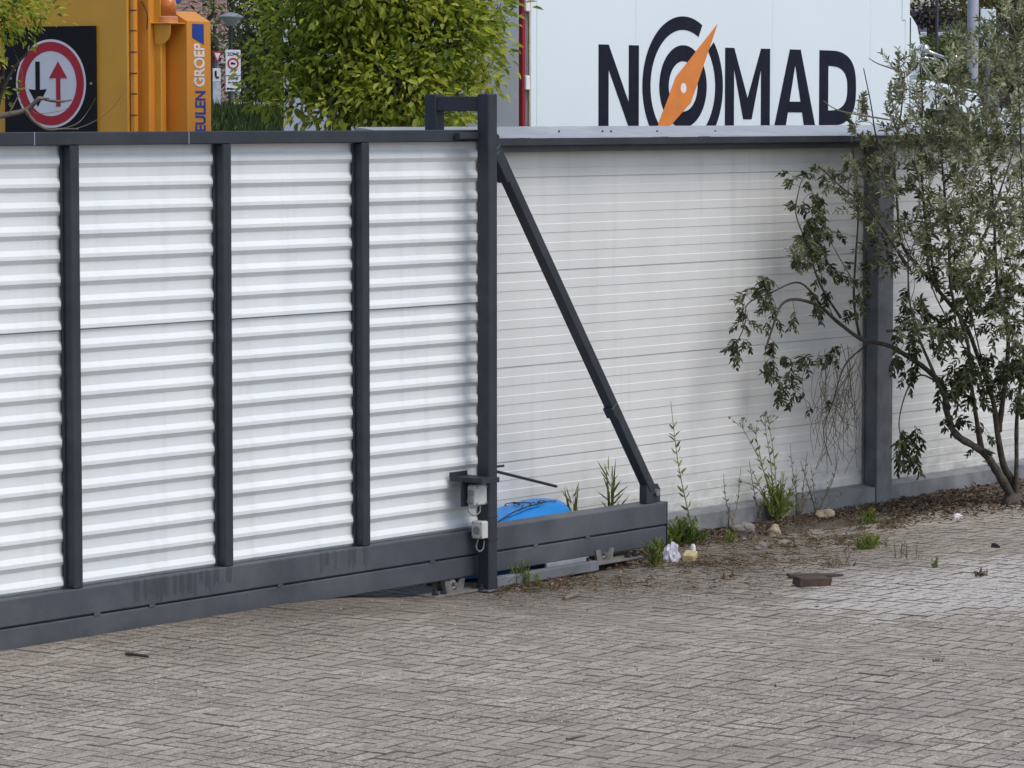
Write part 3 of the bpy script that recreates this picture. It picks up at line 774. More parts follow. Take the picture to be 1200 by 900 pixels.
    for _ in range(46):
        a0 = Vector(sk[random.randrange(len(sk))])
        if not (1.2 < a0.z < 1.9 and a0.x > 3.9): continue
        b0 = a0+Vector((random.uniform(-.5, .5), random.uniform(-.15, .12), random.uniform(.2, .8)))
        md = (a0+b0)/2+Vector((random.gauss(0, .08), random.gauss(0, .03), random.gauss(0, .06)))
        tw.tube(smooth_path([a0, md, b0], 5), [.004-.0003*i for i in range(11)], 4)
    for pts in ([(1150, 440, by), (1090, 330, by), (1100, 250, by-.1), (1150, 190, by-.2), (1205, 175, by-.3)], [(1160, 465, by), (1130, 300, by-.15), (1165, 215, by-.25), (1205, 190, by-.3)], [(1040, 140, .0), (985, 130, .2), (965, 118, .3)], [(1060, 85, .15), (1030, 75, .2), (1018, 68, .25)]):
        w = smooth_path([P(*q) for q in pts], 6); tw.tube(w, [.006*(1-.7*i/len(w)) for i in range(len(w))], 5)
    tw.build('branches', M_TWIG, t)
    n = len(LP)
    N = rnd(n)*.8+np.array([0, -.2, 1.0])
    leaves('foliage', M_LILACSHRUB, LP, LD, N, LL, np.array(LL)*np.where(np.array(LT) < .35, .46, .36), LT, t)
big_shrub()

def tree(name, label, base, lumps, n, ls, m, trunk_r=.06, cat='tree', group=None, bark=None, hollow=.35, limbs=None, cluster=24, csize=None, aspect=.5):
    base = Vector(base); t = thing(name, label, cat, base, 0, group)
    C = []; 
    vol = [l[3]*l[4]*l[5] for l in lumps]; tot = sum(vol)
    for l, v in zip(lumps, vol):
        k = max(3, int(n/cluster*v/tot))
        for _ in range(k):
            d = rnd(1)[0]; r = (hollow+(1-hollow)*random.random())**.6*random.uniform(.8, 1.08)
            C.append((l[0]+d[0]*l[3]*r, l[1]+d[1]*l[4]*r, l[2]+d[2]*l[5]*r, d, random.random()))
    cs = csize or ls*3.2
    LP = []; LD = []; LN = []; LT = []
    tw = MB(); top = max(l[2] for l in lumps); cen = Vector((sum(l[0] for l in lumps)/len(lumps), sum(l[1] for l in lumps)/len(lumps), min(l[2]-l[5]*.4 for l in lumps)))
    ax = []
    for l in lumps:
        c = Vector(l[:3]); w = smooth_path([base+Vector((0, 0, -.05)), base+(cen-base)*.55+Vector((random.gauss(0, .05), random.gauss(0, .05), 0)), cen, (cen+c)/2+Vector((random.gauss(0, .1), random.gauss(0, .1), .05)), c], 5)
        tw.tube(w, [trunk_r*(1-.88*i/(len(w)-1)) for i in range(len(w))], 7); ax += [tuple(p) for p in w[8:]]
    A = np.array(ax)
    for x, y, z, d, tn in C:
        c = Vector((x, y, z)); q = Vector(A[int(np.argmin(np.linalg.norm(A-np.array((x, y, z-.2*cs)), axis=1)))])
        tw.tube([q, (q+c)/2+Vector((0, 0, -.03)), c], [trunk_r*.12, trunk_r*.08, trunk_r*.04], 4)
        k = cluster; off = rng.normal(size=(k, 3))*np.array([cs*.5, cs*.5, cs*.38])
        LP.append(np.array((x, y, z))+off); LD.append(off/np.maximum(np.linalg.norm(off, axis=1, keepdims=True), .01)*.8+np.array(d)*.7+rng.normal(size=(k, 3))*.35+np.array([0, 0, -.25]))
        LN.append(rnd(k)*.6+np.array([0, 0, 1])); LT.append(np.clip(tn*.55+.22+rng.normal(size=k)*.16, 0, 1))
    tw.build('trunk', bark or M_BARKD, t, smooth=True)
    LP = np.concatenate(LP); k = len(LP); sz = rng.uniform(.42, 1.25, k)*ls
    leaves('crown', m, LP, np.concatenate(LD), np.concatenate(LN), sz, sz*aspect, np.concatenate(LT), t)
    return t
# the yellow-green tree between gate and truck
def lump(px, py, Z, rx, ry, rz): p = atZ(px, py, Z); return (p.x, p.y, p.z, rx, ry, rz)
tb = atZ(430, 600, 21.3); tb.z = -.06
tree('young_tree', 'bushy yellow-green tree with broad leaves behind the gate', tb,
     [lump(430, 75, 21.3, .46, .5, .42), lump(342, 68, 21.4, .31, .34, .26), lump(345, 15, 21.6, .28, .3, .30), lump(500, 50, 21.2, .44, .45, .44), lump(545, 70, 21.6, .20, .22, .30), lump(430, -25, 21.2, .55, .6, .45), lump(535, 0, 21.3, .27, .34, .30), lump(410, 125, 21.1, .36, .4, .17), lump(500, 125, 21.1, .36, .4, .2), lump(340, 112, 21.3, .24, .26, .15), lump(572, 22, 21.5, .09, .14, .12), lump(470, 100, 20.9, .34, .3, .24)],
     15500, .062, M_LEAFY, .06, hollow=.3, cluster=22, csize=.15, aspect=.5)
# young tree at the far left, its crown and a bare branch before the orange trailer
lb = atZ(-150, 600, 20.6); lb.z = 0
lt = tree('sapling', 'sparse young tree with small leaves and a bare branch before the orange trailer', lb,
     [lump(5, 15, 20.6, .24, .2, .2), lump(48, 22, 20.5, .17, .15, .10), lump(-60, 20, 20.6, .4, .4, .4), lump(-10, 60, 20.6, .12, .12, .12), lump(-4, 108, 20.6, .08, .08, .06), lump(20, 0, 20.6, .25, .2, .1)],
     3000, .046, M_LEAFY, .018, hollow=.1, cluster=16, csize=.10, aspect=.5)
b = MB()
def br(pts, r, Z=20.5):
    w = smooth_path([atZ(px, py, Z+random.uniform(-.03, .03)) for px, py in pts], 5); b.tube(w, [r*(1-.75*i/len(w)) for i in range(len(w))], 6)
br([(-150, 160), (-60, 148), (0, 136), (30, 129), (42, 119), (47, 115), (60, 118), (72, 119), (84, 117)], .02)
br([(30, 129), (38, 140), (48, 148), (58, 152), (72, 151), (92, 151)], .012); br([(45, 117), (58, 115)], .008)
br([(70, 152), (90, 145), (102, 132), (112, 115)], .004); br([(85, 152), (105, 145), (128, 130), (148, 104)], .003); br([(36, 128), (44, 133), (66, 131), (82, 126)], .003); br([(10, 134), (22, 110), (26, 85), (18, 64)], .003)
b.build('bare_branch', M_TWIG, lt, smooth=True)

# ================================================================== BOX TRUCK (lettered)
TY = 2.0
TX0 = ony(612, 60, TY).x; TX1 = ony(1065, 60, TY).x
truck = thing('box_truck', 'white box truck lettered NOMAD with an orange compass needle behind the fence', 'truck', (TX0+2.3, TY+1.05, -.06))
TW = 2.0; TZ = 3.72
quick('cargo_box', M_TRUCK, truck, (TX0+.05, TX1, TY, TY+TW, .95, TZ), bev=.02)
bx = [o for o in truck.children][0]
b = MB(); b.box(TX0+.05, TX1, TY-.006, TY-.0005, 3.38, 3.42, .001); b.box(TX1-.10, TX1-.03, TY-.006, TY-.0005, 3.18, 3.36, .001); b.box(TX1-.055, TX1+.004, TY-.005, TY+.02, .95, TZ-.02, .002)
b.box(TX0+.145, TX0+.165, TY-.004, TY+.02, .95, TZ-.02, .001)
b.build('corner_trim', M_TRUCK, bx)
for px_ in (631, 745, 905, 1020):
    xx_ = ony(px_, 60, TY).x; MB().box(xx_-.002, xx_+.002, TY-.0008, TY+.01, .96, TZ-.03, 0).build('panel_seam', mat('seam_shade_%d' % px_, (.60, .69, .74), .5), bx)
rd = quick('rear_door', M_LILAC, truck, (TX0-.0, TX0+.045, TY+.03, TY+TW/2-.004, 1.0, TZ-.06), (TX0, TX0+.045, TY+TW/2+.004, TY+TW-.03, 1.0, TZ-.06), bev=.004)
quick('red_edge', M_RED, truck, (TX0+.0, TX0+.03, TY-.004, TY+.028, .95, TZ), bev=.003)
b = MB(); b.tube([(TX0+.055, TY-.012, 1.0), (TX0+.055, TY-.012, TZ-.05)], .012, 8); rod_ = b.build('door_rod', M_CHROME, truck)
for zz in (ony(617, 97, TY).z, ony(617, 5, TY).z, 1.6): quick('hinge', M_TEXTW, rod_, (TX0+.015, TX0+.075, TY-.022, TY-.001, zz-.045, zz+.045), bev=.005)
# lettering, built as flat solid letters on the side of the box
def L(X, Y): p = ony(600+X/2.4, Y/2.4, TY); return (p.x, p.z)
ux, uz = Vector((1, 0, 0)), Vector((0, 0, 1)); LO = Vector((0, TY-.001, 0)); LD_ = Vector((0, -.002, 0))
zt = L(257, 125)[1]; zbse = L(480, 356)[1]; H_ = zt-zbse
def stroke(bm_, pts): bm_.prism(pts, LO, ux, uz, LD_)
lx = lambda X, Y=200: L(X, Y)[0]
let = MB()
n0, n1, n2, n3 = lx(243), lx(271), lx(328), lx(356)
stroke(let, [(n0, zbse), (n1, zbse), (n1, zt), (n0, zt)]); stroke(let, [(n2, zbse), (n3, zbse), (n3, zt), (n2, zt)])
b2 = MB(); stroke(b2, [(n1+.0005, zt), (n1+.0005, zt-.30*H_), (n2-.0005, zbse), (n2-.0005, zbse+.30*H_)]); 
let.add(b2.v, b2.f)
m0, m1, m2, m3 = lx(599), lx(624), lx(700), lx(725); mm = (m1+m2)/2
stroke(let, [(m0, zbse), (m1, zbse), (m1, zt), (m0, zt)]); stroke(let, [(m2, zbse), (m3, zbse), (m3, zt), (m2, zt)])
hw = .10
stroke(let, [(m1+.0005, zt), (m1+.0005, zt-.26*H_), (mm-hw*.5, zbse+.09*H_), (mm, zbse+.09*H_), (mm, zbse+.36*H_)])
stroke(let, [(mm+.0005, zbse+.36*H_), (mm+.0005, zbse+.09*H_), (mm+hw*.5, zbse+.09*H_), (m2-.0005, zt-.26*H_), (m2-.0005, zt)])
a0, a3 = lx(738), lx(853); aw = (lx(770)-a0); am = (a0+a3)/2; tw_ = (lx(812)-lx(782))/2
stroke(let, [(a0, zbse), (a0+aw, zbse), (am-.0005, zt-.20*H_), (am-.0005, zt), (am-tw_, zt)])
stroke(let, [(am+.0005, zt), (am+.0005, zt-.20*H_), (a3-aw, zbse), (a3, zbse), (am+tw_, zt)])
k0, k1 = .18, .32
def inner(f, s): return (a0+aw+(am-a0-aw)*f/.8+.002) if s < 0 else (a3-aw-(a3-aw-am)*f/.8-.002)
stroke(let, [(inner(k0, -1), zbse+k0*H_), (inner(k0, 1), zbse+k0*H_), (inner(k1, 1), zbse+k1*H_), (inner(k1, -1), zbse+k1*H_)])
d0, d1, d2 = lx(864), lx(889), lx(967)
stroke(let, [(d0, zbse), (d1, zbse), (d1, zt), (d0, zt)])
def arc(cx, cz, rx, rz, a0_, a1_, n): return [(cx+rx*math.cos(R(a0_+(a1_-a0_)*i/n)), cz+rz*math.sin(R(a0_+(a1_-a0_)*i/n))) for i in range(n+1)]
def ringseg(bm_, cx, cz, ro, ri, a0_, a1_, n=40, sq=1.0):
    for i in range(n):
        p, q = a0_+(a1_-a0_)*i/n, a0_+(a1_-a0_)*(i+1)/n
        o_ = arc(cx, cz, ro, ro*sq, p, q, 1); i_ = arc(cx, cz, ri, ri*sq, p, q, 1)
        bm_.prism([o_[0], o_[1], i_[1], i_[0]], LO, ux, uz, LD_)
dth = d1-d0; dr_ = H_/2; sxd = (d2-d1)
for i in range(28):
    p, q = -90+180*i/28, -90+180*(i+1)/28
    def pt(a, full):
        rx = sxd if full else sxd-dth*.98; rz = dr_ if full else dr_-dth*.95
        c_, s_ = math.cos(R(a)), math.sin(R(a)); e_ = .72
        return (d1+.0005+rx*max(0, c_)**e_, zbse+dr_+rz*math.copysign(abs(s_)**e_, s_))
    let.prism([pt(p, 1), pt(q, 1), pt(q, 0), pt(p, 0)], LO, ux, uz, LD_)
cx, cz = L(481, 243)
z46 = L(481, 46)[1]; z85 = L(481, 84)[1]; z127 = L(481, 127)[1]; z172 = L(481, 172)[1]
ro, ri = z46-cz, z85-cz; jo, ji = z127-cz, z172-cz
ringseg(let, cx, cz, ro, ri, 62, 243, 48); ringseg(let, cx, cz, ro, ri, -62, 40, 30); ringseg(let, cx, cz, jo, ji, 0, 360, 56)
ln = let.build('lettering', M_INK, truck)
nd = MB(); LO = Vector((0, TY-.0035, 0))
tip = L(577, 67); sd1 = L(460, 216); sd2 = L(502, 288); bt = (2*cx-tip[0], 2*cz-tip[1])
# white keyline, then the needle with its hole
LO = Vector((0, TY-.0032, 0)); kl = MB()
def grow(p, f): return (cx+(p[0]-cx)*f, cz+(p[1]-cz)*f)
hole = arc(cx+.0, cz-.01, .034, .034, 0, 360, 24)[:-1]
poly = [tip, sd1, bt, sd2]
def outer(ang):
    d = (math.cos(ang), math.sin(ang)); best = None
    for i in range(4):
        a_, c_ = poly[i], poly[(i+1) % 4]; ex, ez = c_[0]-a_[0], c_[1]-a_[1]
        den = d[0]*ez-d[1]*ex
        if abs(den) < 1e-9: continue
        t_ = ((a_[0]-cx)*ez-(a_[1]-cz+.01)*ex)/den; u_ = ((a_[0]-cx)*d[1]-(a_[1]-cz+.01)*d[0])/den
        if t_ > 0 and -1e-6 <= u_ <= 1+1e-6: best = t_ if best is None else min(best, t_)
    return (cx+d[0]*best, cz-.01+d[1]*best)
angs = sorted([2*math.pi*i/24 for i in range(24)]+[math.atan2(p[1]-cz+.01, p[0]-cx) % (2*math.pi) for p in poly])
for i in range(len(angs)):
    a_, c_ = angs[i], angs[(i+1) % len(angs)]
    hh = lambda a: (cx+.034*math.cos(a), cz-.01+.034*math.sin(a))
    nd.prism([hh(a_), outer(a_), outer(c_), hh(c_)], LO, ux, uz, LD_)
nd.build('compass_needle', M_ORAN, truck)
b = MB(); b.prism(hole, Vector((0, TY-.0031, 0)), ux, uz, Vector((0, -.001, 0))); b.build('needle_hole', M_TEXTW, truck)
# cab, fairing, mirrors, chassis, wheels
def sidepoly(name, m, pts, y0, y1, parent, bev=.03):
    b = MB(); b.prism(pts, Vector((0, y0, 0)), Vector((1, 0, 0)), Vector((0, 0, 1)), Vector((0, y1-y0, 0)))
    bm = bmesh.new(); vs = [bm.verts.new(v) for v in b.v]
    for f in b.f: bm.faces.new([vs[i] for i in f])
    bmesh.ops.recalc_face_normals(bm, faces=bm.faces[:])
    bmesh.ops.bevel(bm, geom=bm.edges[:], offset=bev, segments=2, affect='EDGES')
    return MB().bm(bm).build(name, m, parent)
cx0 = TX1+.08
cab = sidepoly('cab', M_TRUCK, [(cx0, .55), (cx0+1.95, .55), (cx0+1.98, 1.35), (cx0+1.55, 2.0), (cx0+1.1, 2.68), (cx0+.3, 2.76), (cx0, 2.76)], TY+.06, TY+2.02, truck, .05)
sidepoly('side_window', M_GLASS, [(cx0+.25, 1.95), (cx0+1.35, 1.95), (cx0+1.0, 2.52), (cx0+.25, 2.56)], TY+.052, TY+.1, cab, .01)
sidepoly('windscreen', M_GLASS, [(cx0+1.50, 2.03), (cx0+1.62, 2.03), (cx0+1.16, 2.66), (cx0+1.08, 2.66)], TY+.16, TY+1.92, cab, .01)
fr = sidepoly('roof_fairing', M_TRUCK, [(TX1+.005, 2.75), (TX1+.23, 2.77), (TX1+.225, 3.0), (TX1+.17, 3.16), (TX1+.08, 3.235), (TX1+.005, 3.25)], TY+.02, TY+1.98, truck, .03)
quick('fairing_slot', M_SLOT, fr, (TX1+.015, TX1+.05, TY+.012, TY+.021, 2.98, 3.2), bev=.003)
mz = ony(1082, 58, TY-.05); b = MB()
b.tube(smooth_path([(cx0+.9, TY+.06, 2.45), (mz.x, TY-.04, mz.z-.1), (mz.x+.1, TY-.12, mz.z-.08)]), .014, 8)
ma = b.build('mirror_arm', M_CHROME, cab, smooth=True)
b = MB(); rot = Matrix.Rotation(R(90), 3, 'Y')
for q, r_ in (((mz.x, TY-.05, mz.z), .045), ((mz.x+.28, TY-.12, mz.z-.075), .062)):
    b.lathe([(.01, -.03), (r_*.8, -.022), (r_, 0), (r_*.95, .02), (r_*.3, .03)], Vector(q), 16, rot)
b.tube([(mz.x, TY-.05, mz.z), (mz.x+.28, TY-.12, mz.z-.075)], .012, 8)
b.build('mirror', M_CHROME, cab, smooth=True)
quick('chassis', M_BLACK, truck, (TX0+.2, cx0+1.6, TY+.5, TY+1.6, .55, .93), bev=.01)
for xw in (TX0+1.1, cx0+1.05):
    for yw in (TY+.1, TY+1.75):
        b = MB(); b.lathe([(.2, -.13), (.4, -.13), (.43, -.09), (.43, .09), (.4, .13), (.2, .13)], Vector((xw, yw+.13, .37)), 28, Matrix.Rotation(R(90), 3, 'X')); w_ = b.build('wheel', M_TYRE, truck, smooth=False)
        b = MB(); b.lathe([(.05, -.14), (.2, -.132), (.22, -.12), (.22, .12), (.05, .13)], Vector((xw, yw+.13, .37)), 20, Matrix.Rotation(R(90), 3, 'X')); b.build('rim', M_CHROME, w_)
for yy in (TY+.12, TY+1.75): quick('headlight', M_CHROME, cab, (cx0+1.93, cx0+1.99, yy, yy+.25, .95, 1.12), bev=.01)

# ================================================================== ORANGE TRAILER with the priority sign
PH = R(31)
tr_ = (CR*math.cos(PH)-FH*math.sin(PH)); bk = (CR*math.sin(PH)+FH*math.cos(PH))     # along its rear face, and away
A0 = atZ(150, 80, 23.9); A0.z = 0
trailer = thing('traffic_trailer', 'tall orange roadworks trailer carrying a round give-way sign on a black board', 'trailer', (A0.x, A0.y, -.06))
TM = frame(Vector((A0.x, A0.y, 0)), tr_, bk)            # local: a along the face, b away, z up
def pxa(px, bb, py=80):                                  # local a of a photo column on the plane b = bb
    r = ray(px, py); n = bk; o = Vector((A0.x, A0.y, 0))+bk*bb; t = (o-CAM).dot(n)/r.dot(n); return (CAM+r*t-o).dot(tr_), (CAM+r*t).z
def pxb(px, aa, py=80):                                  # local b of a photo column on the plane a = aa
    r = ray(px, py); n = tr_; o = Vector((A0.x, A0.y, 0))+tr_*aa; t = (o-CAM).dot(n)/r.dot(n); return (CAM+r*t-o).dot(bk), (CAM+r*t).z
quick('rear_panel', M_AMBER, trailer, (-1.9, 0, 0, .05, .7, 3.75), bev=.008, M=TM)
hs = quick('hinge_strip', M_AMBERL, trailer, (.012, .045, .012, .052, .7, 3.75), bev=.003, M=TM)
for py in (12, 36, 61, 86, 110, 135):
    z = pxa(152, .02, py)[1]; MB().box(.010, .047, .009, .04, z-.004, z+.004, .001).build('hinge_knuckle', M_RUST, hs, M=TM)
quick('inner_jamb', M_AMBER, trailer, (-.02, .155, .16, .18, .7, 3.75), bev=.003, M=TM)
b0 = .10
a_c0 = pxa(175, b0)[0]
b1 = pxb(195, a_c0)[0]
quick('mast_column', M_AMBERL, trailer, (a_c0-.14, a_c0, b0, b1, .7, 3.8), bev=.006, M=TM)
a_t = pxa(219, b1+.02)[0]; bt1 = pxb(247, a_t)[0]; bt0 = b1+.02
ztop = pxb(230, a_t, 25)[1]; 
b = MB(); 
tbx = MB(); tbx.prism([(a_c0-.10, .7), (a_t, .7), (a_t, ztop), (a_t-.13, ztop+.07), (a_c0-.10, ztop+.07)], Vector((0, bt0, 0)), Vector((1, 0, 0)), Vector((0, 0, 1)), Vector((0, bt1-bt0, 0)))
lb_ = tbx.build('lettered_housing', M_AMBERL, trailer, M=TM)
# lettering reads upwards on the side face a = a_t
def onside(bb, z, out=.001): return Vector((A0.x, A0.y, 0))+tr_*(a_t+out)+bk*bb+Vector((0, 0, z))
bm_ = (bt0+bt1)/2
zE = pxb(235, a_t, 153)[1]; zG = pxb(233, a_t, 106.5)[1]; zG0 = pxb(233, a_t, 101.5)[1]; zP = pxb(231, a_t, 51)[1]
LM = lambda z, bb: frame(onside(bb, z), Vector((0, 0, 1)), -bk)
capb = pxb(240.5, a_t, 130)[0]
def vtext(txt, z0, z1, m, bb):
    o = font('side_text', txt, .165, m, LM(z0, bb), lb_, bold=.0035)
    zs_ = [v.co.z for v in o.data.vertices]; s_ = (z1-z0)/(max(zs_)-min(zs_)); mn = min(zs_)
    for v in o.data.vertices: v.co.z = z0+(v.co.z-mn)*s_
    return o
vtext('EULEN', zE-.005, zG, M_TEXTB, capb); vtext('GROEP', zG0, zP, M_TEXTW, capb-.012)
b = MB()
bl0, bl1 = pxb(225, a_t, 40)[0], pxb(238.5, a_t, 40)[0]; z28, z44, z52 = pxb(231, a_t, 28)[1], pxb(226, a_t, 44)[1], pxb(238, a_t, 52)[1]
b.prism([(bl0, z28), (bl1, z28), (bl1, z52), (bl0, z44)], Vector((A0.x, A0.y, 0))+tr_*(a_t+.001), bk, Vector((0, 0, 1)), tr_*.002)
b.build('blue_emblem', M_TEXTB, lb_)
# beacon on a bracket
bc = onside(b0+.13, 0); bp = Vector((A0.x, A0.y, 0))+tr_*(a_c0+.07)+bk*(b0+.12)
zb0 = (CAM+ray(197, 26)*(((bp-CAM).dot(FH))/ray(197, 26).dot(FH))).z
bk_ = MB(); bk_.box(a_c0+.0005, a_c0+.15, b0+.02, b0+.21, zb0-.012, zb0-.004, .002, TM)
bk_.prism([(0, 0), (.14, 0), (.14, -.07), (.125, -.105), (.09, -.13), (.05, -.14), (.015, -.135)], TM @ Vector((a_c0+.001, b0+.05, zb0-.012)), tr_, Vector((0, 0, 1)), bk*.004)
bk_.build('beacon_bracket', M_BARKD if False else M_AMBER, trailer)
M_BEAC = mat('beacon_orange', (.62, .16, .02), .12, 0, .05, 10, coat=.6); M_BEACB = mat('beacon_base', (.62, .26, .12), .4)
b = MB(); b.lathe([(.068, -.004), (.068, .035), (.06, .04)], Vector((bp.x, bp.y, zb0)), 24); bec = b.build('beacon', M_BEACB, trailer)
b = MB(); b.lathe([(.058, .04), (.058, .12), (.05, .155), (.03, .175), (.006, .18)], Vector((bp.x, bp.y, zb0)), 24); b.build('beacon_dome', M_BEAC, bec, smooth=True)
b = MB(); b.tube(smooth_path([TM @ Vector((.05, .09, pxa(158, .1, 2)[1])), TM @ Vector((.1, .085, pxa(168, .1, 17)[1])), TM @ Vector((a_c0-.01, .088, pxa(174, .1, 34)[1]))]), .004, 5); b.build('cable', M_BLACK, trailer)
# sign board
def sa(px, py, out=-.012): a, z = pxa(px, out, py); return a, z
aL, _ = sa(7, 90); aR, _ = sa(113, 90); _, zT = sa(60, 31); zB = zT-(aR-aL)*1.02
board = quick('sign_board', M_SIGNB, trailer, (aL, aR, -.03, -.004, zB, zT), bev=.004, M=TM)
ac, zc = sa(59.5, 98, -.032); rr = sa(60, 46, -.032)[1]-zc
def disc(bm_, r0, r1, out, n=56):
    for i in range(n):
        p, q = 2*math.pi*i/n, 2*math.pi*(i+1)/n
        pts = [(ac+r1*math.cos(p), zc+r1*math.sin(p)), (ac+r1*math.cos(q), zc+r1*math.sin(q))]
        pts += [(ac+r0*math.cos(q), zc+r0*math.sin(q)), (ac+r0*math.cos(p), zc+r0*math.sin(p))] if r0 else [(ac, zc)]
        bm_.prism(pts, TM @ Vector((0, -.0305-out, 0)), tr_, Vector((0, 0, 1)), -bk*.0015)
sg = MB(); disc(sg, 0, rr, .0); sgo = sg.build('sign_disc', M_SIGNW, board)
b = MB(); disc(b, rr*.735, rr*.945, .002); b.build('sign_red_ring', M_SIGNR, sgo)
def arrow(m, a, zt0, zb0_, up):
    b = MB(); o = TM @ Vector((0, -.0335, 0)); w = rr*.062; hw = rr*.26; hl = rr*.38
    if up: pts = [(a-w, zb0_), (a+w, zb0_), (a+w, zt0-hl), (a+hw, zt0-hl), (a, zt0), (a-hw, zt0-hl), (a-w, zt0-hl)]
    else: pts = [(a-w, zt0), (a-w, zb0_+hl), (a-hw, zb0_+hl*1.05), (a, zb0_), (a+hw, zb0_+hl*1.05), (a+w, zb0_+hl), (a+w, zt0)]
    b.prism(pts[:], o, tr_, Vector((0, 0, 1)), -bk*.0015); b.build('sign_arrow', m, sgo)
arrow(M_SIGNB, sa(46.5, 98)[0], zc+rr*.5, zc-rr*.52, False); arrow(M_SIGNR, sa(70.5, 98)[0], zc+rr*.5, zc-rr*.52, True)
for px, py in ((109, 98), (15, 92)):
    a, z = sa(px, py); MB().cyl(TM @ Vector((a, -.03, z)), TM @ Vector((a, -.037, z)), .009, n=10).build('sign_bolt', M_GALVL, board)
quick('chassis', M_AMBER, trailer, (-1.8, 0, .06, 3.4, .45, .69), bev=.01, M=TM)
quick('blue_lamp_housing', M_TEXTB, trailer, (a_c0-.05, a_c0+.06, b1+.005, b1+.1, ztop+.12, ztop+.3), bev=.01, M=TM)
for aa in (-1.75, -.25):
    for bb_ in (.8, 2.6):
        b = MB(); Mx = TM.to_3x3() @ Matrix.Rotation(R(90), 3, 'Y'); b.lathe([(.15, -.1), (.34, -.1), (.37, -.06), (.37, .06), (.34, .1), (.15, .1)], TM @ Vector((aa, bb_, .31)), 24, Mx); b.build('wheel', M_TYRE, trailer)

# ================================================================== FAR BACKGROUND
def facing_box(name, m, parent, c, w, d, h, ang, z0=-.06, bev=.01, dz=0):
    M = Matrix.Translation((c.x, c.y, 0)) @ Matrix.Rotation(ang, 4, 'Z')
    b = MB(); b.box(-w/2, w/2, 0, d, z0, h, bev); ob = b.build(name, m, parent)
    ob.matrix_world = M; 
    return ob, M
CA = TH-R(90)         # rotation that turns local -y towards the camera
def building():
    c = atZ(130, 100, 80); c.z = 0; t = thing('brick_building', 'red brick building with a pale band rising behind the lamp post', 'building', (c.x, c.y, -.06), CA+R(6))
    def W(name, m, x0, x1, y0, y1, z0, z1, par=t, bev=.01):
        b = MB(); b.box(x0, x1, y0, y1, z0, z1, bev); ob = b.build(name, m); ob.parent = par; return ob
    W('wall', M_BRICK, -6, 2.62, 0, 8, 0, 7.5); W('roof', M_TILE, -6.2, 2.8, -.2, 8.2, 7.5, 7.7)
    W('pale_band', M_CONC, -1.5, 2.63, -.06, -.002, 3.72, 4.18)
    for x in (-4.2, -1.6, .3): 
        w = W('window', M_SIGNW, x, x+1.2, -.05, .02, 5.05, 6.4); W('pane', M_GLASS, x+.1, x+1.1, -.06, -.045, 5.15, 6.3, w)
    w = W('window', M_SIGNW, -3.6, -2.2, -.05, .02, .9, 2.3); W('pane', M_GLASS, -3.5, -2.3, -.06, -.045, 1., 2.2, w)
    W('wall_lamp', M_BLACK, 1.9, 2.1, -.2, -.06, 3.95, 4.15)
building()
def on_ground(px, Z): p = atZ(px, 135, Z); return Vector((p.x, p.y, bank_z(p.x, p.y)-.06))
def lamp_post():
    Z = 62; g = on_ground(269, Z); hp = atZ(270.5, 20, Z); k = Z/FPX
    t = thing('street_lamp', 'dark street lamp with a flat conical grey shade before the brick building', 'street lamp', g)
    b = MB(); b.tube([(g.x, g.y, g.z), (hp.x, hp.y, hp.z-10*k)], [.06, .035], 10); b.build('post', M_BLACK, t)
    b = MB(); b.lathe([(3*k, -11*k), (6*k, -9*k), (13*k, -1*k)], Vector(hp), 24); b.build('diffuser', mat('lamp_glass', (.28, .30, .28), .25), t)
    b = MB(); b.lathe([(14.5*k, -1*k), (15*k, .5*k), (8*k, 4*k), (1*k, 5.5*k)], Vector(hp), 24); b.build('lamp_shade', mat('lamp_grey', (.22, .25, .26), .4), t)
lamp_post()
def sign_plate(name, label, cat, px0, px1, py0, py1, Z, group=None, pole_px=None, m=M_SIGNW, skew=R(12)):
    k = Z/FPX; c = atZ((px0+px1)/2, (py0+py1)/2, Z); w = (px1-px0)*k/math.cos(skew); h = (py1-py0)*k
    g = on_ground((px0+px1)/2, Z+.1)
    t = thing(name, label, cat, (c.x, c.y, g.z), CA+skew, group)
    M = Matrix.Translation(c) @ Matrix.Rotation(CA+skew, 4, 'Z')
    if m: 
        b = MB(); b.box(-w/2, w/2, 0, .03, -h/2, h/2, .004); pl = b.build('plate', m, t, M=M)
    else: pl = t
    b = MB(); b.tube([tuple(M @ Vector((0, .07, g.z-c.z))), tuple(M @ Vector((0, .07, h/2)))], .035, 8); b.build('pole', M_GALV, t)
    return t, pl, M, w, h, k
t, pl, M, w, h, k = sign_plate('zone_sign', 'white zone sign with red ring and lower text plate beside the street lamp', 'road sign', 264.5, 282, 58.5, 107, 60)
def rg(bm_, cx, cz, r0, r1, M, out, n=32):
    o = M @ Vector((0, out, 0)); ex = (M.to_3x3() @ Vector((1, 0, 0))); ey = M.to_3x3() @ Vector((0, -1, 0))
    for i in range(n):
        p, q = 2*math.pi*i/n, 2*math.pi*(i+1)/n
        pts = [(cx+r1*math.cos(p), cz+r1*math.sin(p)), (cx+r1*math.cos(q), cz+r1*math.sin(q)), (cx+r0*math.cos(q), cz+r0*math.sin(q)), (cx+r0*math.cos(p), cz+r0*math.sin(p))]
        bm_.prism(pts, o, ex, Vector((0, 0, 1)), ey*.004)
b = MB(); rg(b, 0, h*.17, w*.27, w*.38, M, -.001); b.build('red_ring', M_SIGNR, pl)
ex = M.to_3x3() @ Vector((1, 0, 0))
def ptxt(s, x, z, size, al='CENTER'): font('sign_text', s, size, M_SIGNB, frame(M @ Vector((x, -.004, z)), ex, Vector((0, 0, 1))), pl, .001, .002, al)
